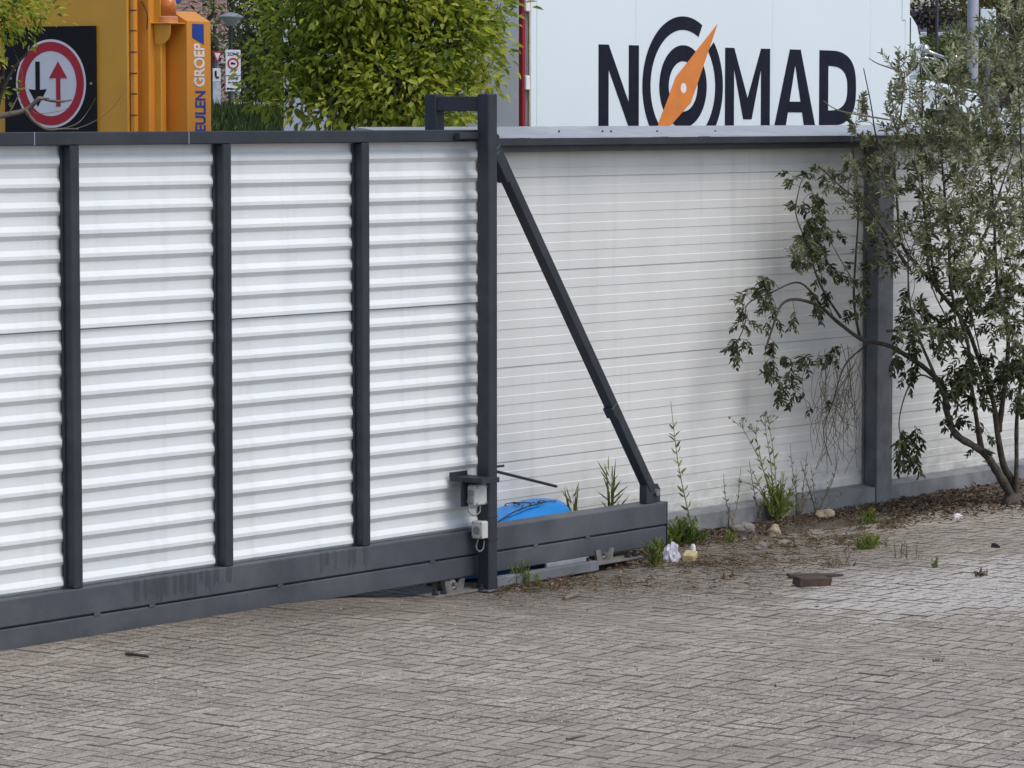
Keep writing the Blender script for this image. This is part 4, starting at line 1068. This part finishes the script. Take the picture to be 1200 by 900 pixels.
ptxt('ZONE', 0, h*.365, w*.27); ptxt('ZONE', 0, -h*.215, w*.24); ptxt('en route', 0, -h*.305, w*.2); ptxt('Nijmegen', w*.06, -h*.46, w*.19)
b = MB(); o = M @ Vector((0, -.001, 0)); ey = M.to_3x3() @ Vector((0, -1, 0))
b.prism([(-.15*w, h*.15), (.02*w, h*.15), (.02*w, h*.2), (-.15*w, h*.2)], o, ex, Vector((0, 0, 1)), ey*.004); b.prism([(.03*w, h*.15), (.15*w, h*.15), (.15*w, h*.175), (.1*w, h*.19), (.03*w, h*.19)], o, ex, Vector((0, 0, 1)), ey*.004)
b.prism([(-w*.48, -h*.11), (w*.48, -h*.11), (w*.48, -h*.125), (-w*.48, -h*.125)], o, ex, Vector((0, 0, 1)), ey*.004)
rg(b, -.36*w, -h*.435, .0, .075*w, M, -.001, 14)
b.build('pictogram', M_SIGNB, pl)
t, pl, M, w, h, k = sign_plate('yield_sign', 'small inverted triangle yield sign above the blue and white marker post', 'road sign', 249, 260.5, 60, 75, 64, m=None)
ex = M.to_3x3() @ Vector((1, 0, 0)); ey = M.to_3x3() @ Vector((0, -1, 0)); T3 = [(-w/2, h/2), (0, -h/2), (w/2, h/2)]
b = MB(); b.prism(T3, M @ Vector((0, 0, 0)), ex, Vector((0, 0, 1)), ey*.01); pb = b.build('triangle', M_SIGNR, t)
b = MB(); b.prism([(x*.58, z*.58+h*.07) for x, z in T3], M @ Vector((0, -.011, 0)), ex, Vector((0, 0, 1)), ey*.004); b.build('white_centre', M_SIGNW, pb)
t, pl, M, w, h, k = sign_plate('marker_post', 'narrow pale marker post with a dark curved arrow under the yield sign', 'marker post', 249.5, 258.5, 80, 123, 61, m=mat('blue_white_plate', (.42, .47, .55), .5, 0, .25, 14))
ex = M.to_3x3() @ Vector((1, 0, 0))
b = MB(); b.box(-w*.49, w*.49, -.006, -.0005, h*.14, h*.49, .001); b.build('white_plate', M_SIGNW, t, M=M)
b = MB(); b.tube([tuple(M @ Vector((-.12*w, -.009, h*.43))), tuple(M @ Vector((-.12*w, -.009, h*.30))), tuple(M @ Vector((0, -.009, h*.25))), tuple(M @ Vector((.28*w, -.009, h*.25)))], .018, 6); b.build('curved_arrow', M_SIGNB, t)
def barrier():
    p0 = atZ(272, 122.5, 55); p1 = atZ(392, 124, 55); t = thing('guard_rail', 'low pale guard rail on posts half hidden behind the bushy tree', 'guard rail', ((p0.x+p1.x)/2, (p0.y+p1.y)/2, -.06))
    b = MB(); d = (p1-p0).normalized(); b.prism([(-.05, -.06), (.05, -.06), (.05, .04), (-.05, .04)], p0, FH, Vector((0, 0, 1)), p1-p0); b.build('rail', M_SIGNW, t)
    for f in (.12, .33, .55, .8, .98):
        q = p0+(p1-p0)*f+FH*.1; b = MB(); b.box(q.x-.05, q.x+.05, q.y-.05, q.y+.05, bank_z(q.x, q.y)-.06, q.z-.02, .005); b.build('post', M_SIGNW if f == .55 else M_CONC, t)
barrier()
def far_tree(label, px, py, Z, rx, rz, n, ls, m, name='tree', extra=()):
    g = on_ground(px, Z); lum = [lump(px, py, Z, rx, rx, rz)]
    for (dx, dy, fx) in ((-.6, .25, .6), (.55, .3, .6), (.1, -.5, .65), (.3, .7, .5), (-.4, .75, .5))+tuple(extra):
        k = FPX/Z; lum.append(lump(px+dx*rx*k, py+dy*rz*k, Z, rx*fx, rx*fx, rz*fx*.9))
    return tree(name, label, g, lum, n, ls, m, .12, hollow=.3, cluster=22, csize=ls*3, aspect=.55)
far_tree('dark green tree directly behind the street lamp', 316, 40, 72, .75, 2.4, 3600, .12, M_LEAFD)
far_tree('dark tree filling the gap beyond the bushy yellow-green tree', 360, 30, 76, 2.2, 2.8, 3600, .15, M_LEAFD)
far_tree('tall dark tree behind the brick building and the street lamp', 310, -5, 95, 1.5, 2.6, 3600, .17, M_LEAFD)
far_tree('small leafy bush overlapping the brick wall next to the orange housing', 250, 30, 66, .07, .6, 90, .07, M_LEAFG, 'bush')
far_tree('bright green tree between the truck cab and the grey mast', 1106, 92, 42, .42, .62, 4200, .058, M_LEAFG)
far_tree('purple-leaved tree in front of the tiled roof', 1092, 17, 52, .42, .13, 1500, .06, M_LEAFP)
far_tree('pale olive tree rising behind the shrub top', 1180, 20, 46, .75, 1.1, 4600, .07, M_LEAFO)
far_tree('dark green tree farther off behind the bright green tree', 1120, 60, 70, 2.0, 1.7, 3200, .14, M_LEAFD)
far_tree('dark rounded tree at the end of the yard beyond the van', 1215, 70, 68, 2.2, 2.2, 3200, .14, M_LEAFD)
def house():
    Z = 58; c = atZ(1098, 135, Z); t = thing('house', 'low pale house with dark tiled roof and white gutter beyond the truck', 'house', (c.x, c.y, -.06), CA-R(14))
    def W(name, m, x0, x1, y0, y1, z0, z1, par=t, bev=.01):
        b = MB(); b.box(x0, x1, y0, y1, z0, z1, bev); ob = b.build(name, m); ob.parent = par; return ob
    W('wall', M_CONC, -4, 1.2, 0, 6, 0, 3.86)
    b = MB(); b.prism([(-.4, 3.88), (6.4, 3.88), (3, 4.36)], Vector((-4.3, 0, 0)), Vector((0, 1, 0)), Vector((0, 0, 1)), Vector((5.8, 0, 0))); rf = b.build('roof', M_TILE); rf.parent = t
    W('gutter', M_SIGNW, -4.3, 1.5, -.5, -.405, 3.82, 3.9); W('ridge_cap', M_SIGNW, -4.3, 1.5, 2.9, 3.1, 4.33, 4.40, rf)
    w = W('window', M_SIGNW, -.6, .5, -.04, .02, 1.2, 2.6); W('pane', M_GLASS, -.5, .4, -.05, -.035, 1.3, 2.5, w)
    d = W('door', M_TEXTB, -2.4, -1.5, -.04, .02, .06, 2.1); W('handle', M_CHROME, -1.65, -1.6, -.08, -.04, 1.0, 1.1, d)
    b = MB(); b.prism([(.5, 3.3), (1.9, 3.3), (1.9, 3.5), (1.2, 3.85), (.5, 3.6)], Vector((0, -1.6, 0)), Vector((1, 0, 0)), Vector((0, 0, 1)), Vector((0, 1.2, 0))); o = b.build('porch', M_SIGNW); o.parent = t
house()
def mast(label, px, Z, r, h, m, name):
    g = on_ground(px, Z); t = thing(name, label, 'mast', g)
    b = MB(); b.tube([(g.x, g.y, g.z), (g.x, g.y, h)], [r, r*.8], 14); b.build('shaft', m, t, smooth=True)
    b = MB(); b.lathe([(r*2, 0), (r*2, .02), (r*1.2, .05)], g, 14); b.build('base', m, t); return t
mast('thin black mast between the cab mirror and the bright green tree', 1097, 36, .019, 5.2, M_BLACK, 'thin_mast')
gm_ = mast('thick grey lamp mast rising behind the shrub', 1139, 37, .066, 6.5, M_GREYP, 'lamp_mast')
g = on_ground(1157, 37.4); t = thing('pole_sign', 'plain pale rectangular sign beside the thick grey mast', 'sign', g)
z1 = atZ(1157, 11, 37.4).z; z0 = atZ(1157, 42, 37.4).z
M = Matrix.Translation((g.x, g.y, 0)) @ Matrix.Rotation(CA, 4, 'Z')
quick('plate', M_TRUCK, t, (-.08, .08, 0, .03, z0, z1), M=M); b = MB(); b.tube([(g.x, g.y, g.z), (g.x, g.y, z0+.01)], .02, 8); b.build('pole', M_GALV, t)
def van():
    Z = 31; g = on_ground(1172, Z); t = thing('panel_van', 'white panel van with an orange roof beacon parked beyond the shrub', 'van', g, 0)
    M = Matrix.Translation((g.x, g.y, -.06)) @ Matrix.Rotation(R(8), 4, 'Z')
    def poly(name, m, pts, y0, y1, par, bev=.04):
        b = MB(); b.prism(pts, Vector((0, y0, 0)), Vector((1, 0, 0)), Vector((0, 0, 1)), Vector((0, y1-y0, 0)))
        bm = bmesh.new(); vs = [bm.verts.new(v) for v in b.v]
        for f in b.f: bm.faces.new([vs[i] for i in f])
        bmesh.ops.recalc_face_normals(bm, faces=bm.faces[:]); bmesh.ops.bevel(bm, geom=bm.edges[:], offset=bev, segments=2, affect='EDGES')
        return MB().bm(bm).build(name, m, par, M=M)
    body = poly('body', M_TRUCK, [(-.4, .35), (4.9, .35), (4.95, .95), (4.3, 1.3), (3.6, 2.3), (3.3, 2.58), (-.3, 2.62), (-.4, 2.4)], -.95, .95, t, .08)
    poly('windscreen', M_GLASS, [(4.22, 1.38), (4.3, 1.40), (3.68, 2.28), (3.6, 2.26)], -.75, .75, body, .01)
    poly('side_window', M_GLASS, [(2.6, 1.45), (3.95, 1.45), (3.45, 2.15), (2.6, 2.2)], -.96, -.93, body, .01)
    poly('stripe', M_AMBERL, [(.0, 2.16), (2.4, 2.16), (2.4, 2.34), (.0, 2.34)], -.956, -.94, body, .004)
    quick('rear_window', M_GLASS, body, (-.41, -.38, -.7, .7, 1.5, 2.25), M=M)
    b = MB(); b.lathe([(.07, 2.62), (.07, 2.66), (.055, 2.67), (.05, 2.75), (.02, 2.78)], M @ Vector((.3, -.4, 0)), 16); b.build('beacon', M_BEAC, t, smooth=True)
    for xw in (.5, 3.9):
        for yw in (-.85, .85):
            b = MB(); b.lathe([(.15, -.1), (.3, -.1), (.33, -.06), (.33, .06), (.3, .1), (.15, .1)], M @ Vector((xw, yw, .33)), 22, Matrix.Rotation(R(90), 3, 'X')); w_ = b.build('wheel', M_TYRE, t)
            b = MB(); b.lathe([(.03, -.105), (.15, -.102), (.16, 0), (.15, .102), (.03, .105)], M @ Vector((xw, yw, .33)), 16, Matrix.Rotation(R(90), 3, 'X')); b.build('rim', M_CHROME, w_)
    for yy in (-.75, .5): quick('headlight', M_CHROME, body, (4.86, 4.96, yy, yy+.25, .75, .95), M=M)
van()

# ================================================================== WEEDS, STONES, LITTER
sid = CR
g = at_ground(812, 621); tp = ony(783, 470, g.y)
stalky('tall_weed', 'single tall thin weed stalk with small leaves past the free end of the gate beam', g, [(ony(786, 470, g.y+.05), (-.03, 0, .0))], M_WEED, .055, gap=.022)
g = at_ground(912, 614)
stalky('wild_flower_clump', 'clump of bright green leaves with tall flowering stalks against the fence', g,
       [(ony(866, 494, g.y+.04), (.02, 0, .05)), (ony(895, 490, g.y+.02), (.0, 0, .02)), (ony(884, 500, g.y+.06), (-.03, 0, .02)), (ony(862, 562, g.y-.02), (.02, 0, .06)), (ony(900, 486, g.y+.06), (.02, 0, 0))]+[(ony(random.gauss(915, 13), random.uniform(548, 590), g.y+random.gauss(0, .03)), (random.gauss(0, .01), 0, 0)) for _ in range(22)], M_WEED, .05, True, basal=40, bh=.2)
g = at_ground(958, 606)
stalky('thin_weed', 'loose group of thin pale weed stalks left of the fence column', g,
       [(ony(938, 540, g.y), (0, 0, 0)), (ony(950, 545, g.y), (0, 0, 0)), (ony(983, 535, g.y+.03), (.03, 0, 0)), (ony(975, 560, g.y), (0, 0, 0)), (ony(990, 575, g.y), (.03, 0, 0))], M_SEED, .03, False, gap=.05)
g = at_ground(890, 605)
stalky('dark_stemmed_weed', 'short dark-stemmed weed standing left of the bright green clump', g, [(ony(878, 540, g.y+.05), (0, 0, 0)), (ony(898, 565, g.y+.05), (0, 0, 0))], M_DRYD, .035, False, gap=.03)
for lab, px, py, tips in (('pale dry weed stalks rising between the bright green clump and the column', 938, 607, ((926, 520), (933, 548), (946, 530), (955, 565), (941, 575))),
                          ('two slender stalks growing between the tall thin weed and the bright green clump', 858, 622, ((848, 555), (868, 548), (855, 590)))):
    g = at_ground(px, py); stalky('thin_weed', lab, g, [(ony(a_, c_, g.y+random.gauss(0, .02)), (random.gauss(0, .02), 0, 0)) for a_, c_ in tips], M_SEED, .028, False, gap=.04)
tf = 'small weed tufts in the paving'
tuft('weed_tuft', 'feathery green weed tuft leaning against the lower rail of the gate', at_ground(648, 668), 90, .17, .022, w=.004, lean=.16)
tuft('weed_tuft', 'grassy weed tuft close to the foot of the portal post', at_ground(612, 686), 60, .17, .025, w=.005, lean=.22)
tuft('weed_tuft', 'small pale weed tuft a hand right of the portal post tuft', at_ground(629, 686), 26, .11, .014, w=.005, lean=.3)
tuft('weed_tuft', 'bright yellow-green weed next to the crumpled plastic bag', at_ground(768, 664), 70, .19, .02, w=.013, lean=.3)
tuft('leafy_weed', 'low bushy green weed behind the crumpled plastic bag', at_ground(797, 638), 170, .20, .055, M_LEAFG, w=.02, lean=.6)
tuft('weed_tuft', 'bright low weed tuft on the pavers in front of the fence column', at_ground(1016, 643), 110, .13, .04, w=.012, lean=.75)
tuft('weed_tuft', 'tiny weed tuft alone among the pale pavers', at_ground(1096, 664), 34, .085, .02, w=.006, lean=.5)
tuft('weed_tuft', 'small green plant at the foot of the fence rail near the column', at_ground(1018, 614), 60, .12, .03, w=.016, lean=.6)
tuft('weed_tuft', 'little yellow-flowered weed beside the roller plate', at_ground(684, 668), 26, .085, .02, w=.012, lean=.6)
tuft('weed_tuft', 'weed tuft among stones at the fence foot', at_ground(856, 636), 40, .12, .03, w=.012, lean=.6)
tuft('weed_tuft', 'sparse dry weed tuft next to the broken brick', at_ground(985, 664), 40, .10, .08, M_SEED, w=.003, lean=.3)
tuft('weed_tuft', 'thin dry stalks standing on the pale pavers', at_ground(1060, 655), 16, .13, .05, M_SEED, w=.003, lean=.15)
tuft('weed_tuft', 'dry low weed tuft in the brown litter right of the gate end', at_ground(850, 677), 45, .05, .04, M_DRY, w=.008, lean=.9)
tuft('weed_tuft', 'dark dried weed tuft sprouting from the joints of bare pavers', at_ground(1098, 794), 40, .035, .018, M_SEED, w=.003, lean=.9)
tuft('dry_sprig', 'reddish dried sprig lying on the pale pavers', at_ground(1149, 674), 34, .06, .025, M_DRYD, w=.012, lean=1.1)
gs = ony(716, 600, .45)
tuft('grass_sprig', 'seeding grass sprig poking up behind the gate beam under the brace', (gs.x, .45, .03), 9, .60, .004, w=.010, lean=.03)
tuft('grass_sprig', 'short grass sprig poking up beside the blue tub', (ony(673, 600, .5).x, .5, .03), 10, .46, .008, w=.010, lean=.05)
def stone(name, label, px, py, r, m, group=None, sq=.7):
    g = at_ground(px, py); bm = bmesh.new(); bmesh.ops.create_icosphere(bm, subdivisions=3, radius=1)
    ph = [random.uniform(0, 6) for _ in range(6)]
    for v in bm.verts:
        c = v.co; f = 1+.18*math.sin(c.x*2.7+ph[0])+.16*math.sin(c.y*3.1+ph[1]+c.z*2)+.1*math.sin(c.z*5+ph[2]+c.x*3)+.05*math.sin(c.x*9+c.y*8+ph[3])
        v.co = Vector((c.x*r*f, c.y*r*f*.8, c.z*r*f*sq))
    ob = MB().bm(bm).build(name, m); ob.location = g+Vector((0, 0, r*sq*.3)); ob.rotation_euler = (0, 0, random.uniform(0, 6)); return tag(ob, label, 'stone', group)
sg_ = 'stones at the fence foot'
stone('stone', 'large pale grey stone below the ribbed wall left of the green clump', 872, 627, .065, M_STONE, sg_); stone('stone', 'cream-yellow stone in front of the green clump', 906, 628, .055, M_STONEY, sg_, .9); stone('stone', 'cream stone half hidden behind the thin pale stalks', 967, 612, .06, M_STONEY, sg_)
stone('stone', 'small grey stone standing upright on the edge of the litter', 891, 644, .038, M_STONE, sg_, .9); stone('stone', 'flat grey stone behind the upright small stone', 918, 637, .06, M_STONE, sg_, .4); stone('stone', 'round little pale stone beside the weed among stones', 871, 634, .026, M_STONE, sg_)
stone('earth_clod', 'black clod of earth on the pale pavers near the frame edge', 1167, 642, .03, M_BLACK); stone('earth_clod', 'flat black clod on bare pavers in front of the broken brick', 958, 712, .018, M_BLACK, None, .4)
stone('cement_lump', 'dark lump on the litter below the free end of the gate', 690, 668, .045, M_BARKD, None, .5)
def crumple(name, label, px, py, r, m, cat, h=1.0):
    g = at_ground(px, py); bm = bmesh.new(); bmesh.ops.create_icosphere(bm, subdivisions=3, radius=1)
    for v in bm.verts:
        f = random.uniform(.72, 1.12); c = v.co; v.co = Vector((c.x*r*f, c.y*r*f*.8, max(-.3, c.z)*r*f*h))
    ob = MB().bm(bm).build(name, m); ob.location = g+Vector((0, 0, r*h*.28)); return tag(ob, label, cat)
def bagmat():
    m, nt, b, out = nodes('clear_plastic'); b.inputs['Base Color'].default_value = (.74, .74, .84, 1); b.inputs['Roughness'].default_value = .15; b.inputs['Alpha'].default_value = .62; return m
crumple('plastic_bag', 'crumpled clear plastic bag lying in the litter beside the gate end', 787, 658, .058, bagmat(), 'bag', 1.5)
crumple('paper_scrap', 'crumpled white paper on the soil below the shrub', 1122, 607, .038, M_PAPER, 'litter', .6)
crumple('paper_scrap', 'small white scrap on the pavers right of the portal post foot', 607, 691, .016, M_PAPER, 'litter', .5)
crumple('paper_scrap', 'white scrap in the litter beside the thin pale stalks', 990, 627, .018, M_PAPER, 'litter', .4)
g = at_ground(808, 657); b = MB(); b.box(-.06, .06, -.035, .035, 0, .05, .008); ob = b.build('foam_block', M_BOARDY); ob.location = g; ob.rotation_euler = (R(4), R(-6), R(25)); tag(ob, 'pale yellow foam block beside the crumpled plastic bag', 'foam block')
b = MB(); b.cyl((0, 0, .0), (0, 0, .035), .016, n=12); b.cyl((0, 0, .035), (0, 0, .045), .01, n=12); ob = b.build('bottle_cap', M_PAPER); ob.location = at_ground(812, 648)+Vector((0, 0, .008)); tag(ob, 'tiny white cap near the yellow foam block', 'cap')
g = at_ground(952, 685); b = MB(); b.prism([(-.1, -.045), (.02, -.052), (.095, -.03), (.08, .02), (.1, .045), (-.03, .05), (-.105, .035)], Vector((0, 0, 0)), Vector((1, 0, 0)), Vector((0, 1, 0)), Vector((.006, 0, .042))); ob = b.build('broken_brick', M_RUST); ob.location = g; ob.rotation_euler = (R(5), R(3), R(-30)); tag(ob, 'dark brown broken brick lying flat on the pavers', 'brick')
g = at_ground(955, 675); b = MB(); b.prism([(-.16, -.04), (.1, -.045), (.165, -.01), (.12, .04), (-.15, .045)], Vector((0, 0, 0)), Vector((1, 0, 0)), Vector((0, 1, 0)), Vector((0, 0, .012))); ob = b.build('thin_board', M_BARKD); ob.location = g; ob.rotation_euler = (0, R(2), R(-35)); tag(ob, 'thin dark board behind the broken brick', 'board')
def stick(label, a, c, r, m):
    a = at_ground(*a); c = at_ground(*c); b = MB(); mid = (a+c)/2+Vector((0, 0, r*1.2)); b.tube([a+Vector((0, 0, r)), mid, c+Vector((0, 0, r))], [r, r*.9, r*.7], 6); ob = b.build('stick', m); tag(ob, label, 'stick')
stick('pale broken stick on the pavers right of the portal post', (661, 704), (677, 699), .012, M_TWIG)
stick('dark stick lying on the pavers in front of the gate', (148, 791), (174, 794), .009, M_BARKD)
stick('thin twig on the open pavers farthest from the gate', (664, 893), (686, 889), .006, M_TWIG)
# leaf litter and grit (uncountable)
def litter(name, m, n, fn, smin, smax, kind='stuff'):
    P = []; 
    while len(P) < n:
        q = fn()
        if q: P.append((q[0], q[1], strip(q[0], q[1])+random.uniform(0, .012)))
    d = rnd(n); d[:, 2] *= .25; nn = rnd(n)*.45+np.array([0, 0, 1.0])
    sz = rng.uniform(smin, smax, n)
    tag(leaves(name, m, P, d, nn, sz, sz*rng.uniform(.25, .6, n), rng.beta(2, 2, n), None, .3), kind=kind)
def verge():
    px = random.uniform(585, 1060)
    base = np.interp(px, [585, 640, 700, 760, 830, 900, 980, 1060], [690, 682, 666, 656, 656, 640, 634, 606])
    sp = np.interp(px, [585, 640, 760, 830, 900, 980, 1060], [5, 7, 19, 19, 19, 15, 7])
    p = onz(px, base+random.gauss(0, 1)*sp)
    if p.y > .6: return None
    q = math.sin(p.x*5.1+p.y*3)+math.sin(p.x*11+p.y*17+1)+math.sin(p.x*23-p.y*29)
    return (p.x, p.y) if random.random() < .35+.3*q else None
litter('leaf_litter', M_DRY, 7000, verge, .006, .024)
def fencefoot():
    x = random.uniform(.6, 5.0); y = random.triangular(.2, .6, .45); return (x, y)
litter('soil_litter', M_DRYD, 4200, fencefoot, .008, .03)
n_ = 1500; SP = []
while len(SP) < n_:
    q_ = verge()
    if q_: SP.append((q_[0], q_[1], strip(*q_)+random.uniform(.001, .015)))
sd_ = rnd(n_); sd_[:, 2] *= .12
tag(leaves('dry_straw', M_SEED, SP, sd_, rnd(n_)*.3+np.array([0, 0, 1.0]), rng.uniform(.03, .12, n_), rng.uniform(.002, .004, n_), rng.random(n_)*.6+.4), kind='stuff')
def undershrub():
    px = random.uniform(1040, 1230); base = np.interp(px, [1040, 1100, 1160, 1230], [597, 592, 586, 578]); p = onz(px, base+random.gauss(0, 9)); return (p.x, p.y) if p.y < .62 else None
litter('dark_leaf_litter', M_DRYD, 2300, undershrub, .018, .045)
def wide():
    p = onz(random.uniform(-20, 1220), random.triangular(600, 905, 690)); return (p.x, p.y) if p.y < .55 and p.x > -6 and p.x < 8 else None
litter('scattered_debris', M_DRY, 420, wide, .008, .022)
def grit():
    b = MB(); 
    for _ in range(1300):
        p = onz(random.uniform(-20, 1220), random.triangular(640, 920, 860))
        if p.y > .05: continue
        r = random.choice((.0018, .0022, .003, .003, .0045)); z = gz(p.x)+.003; a = random.uniform(0, 6)
        vs = [(p.x+r*math.cos(a+i*2.1), p.y+r*math.sin(a+i*2.1), z) for i in range(3)]+[(p.x, p.y, z+r*1.1)]
        b.add(vs, [(0, 1, 3), (1, 2, 3), (2, 0, 3)])
    tag(b.build('grit_pebbles', mat('pale_grit', (.6, .59, .57), .8, 0, .3, 60)), kind='stuff')
grit()

# ================================================================== LIGHT, SKY, CAMERA
SUN_DIR = Vector((.03, -.80, 1.15)).normalized()
w = bpy.data.worlds.new('World'); S.world = w; w.use_nodes = True; nt = w.node_tree; nt.nodes.clear()
out = nt.nodes.new('ShaderNodeOutputWorld'); bg = nt.nodes.new('ShaderNodeBackground'); sky = nt.nodes.new('ShaderNodeTexSky')
sky.sky_type = 'NISHITA'; sky.sun_disc = False; sky.sun_elevation = math.asin(SUN_DIR.z); sky.sun_rotation = math.atan2(SUN_DIR.x, SUN_DIR.y)
sky.air_density = 1.0; sky.dust_density = 2.6; sky.ozone_density = .8
bg.inputs[1].default_value = .15
nt.links.new(sky.outputs[0], bg.inputs[0]); nt.links.new(bg.outputs[0], out.inputs[0])
ld = bpy.data.lights.new('sun', 'SUN'); ld.energy = .9; ld.angle = R(32); ld.color = (1, .985, .95)
lo = bpy.data.objects.new('sun', ld); COL.objects.link(lo); lo.rotation_euler = SUN_DIR.to_track_quat('Z', 'Y').to_euler(); lo.location = (0, 0, 12)
cd = bpy.data.cameras.new('camera'); cam = bpy.data.objects.new('camera', cd); COL.objects.link(cam)
cd.sensor_width = 36; cd.lens = 36*FPX/1200; cd.clip_end = 3000; cd.clip_start = .1
cam.matrix_world = Matrix((CR, CU, -CF)).transposed().to_4x4(); cam.location = CAM
S.camera = cam
S.view_settings.view_transform = 'Standard'; S.view_settings.look = 'None'; S.view_settings.exposure = .27; S.view_settings.gamma = 1
S.view_settings.use_curve_mapping = False
S.cycles.max_bounces = 6; S.cycles.transparent_max_bounces = 8
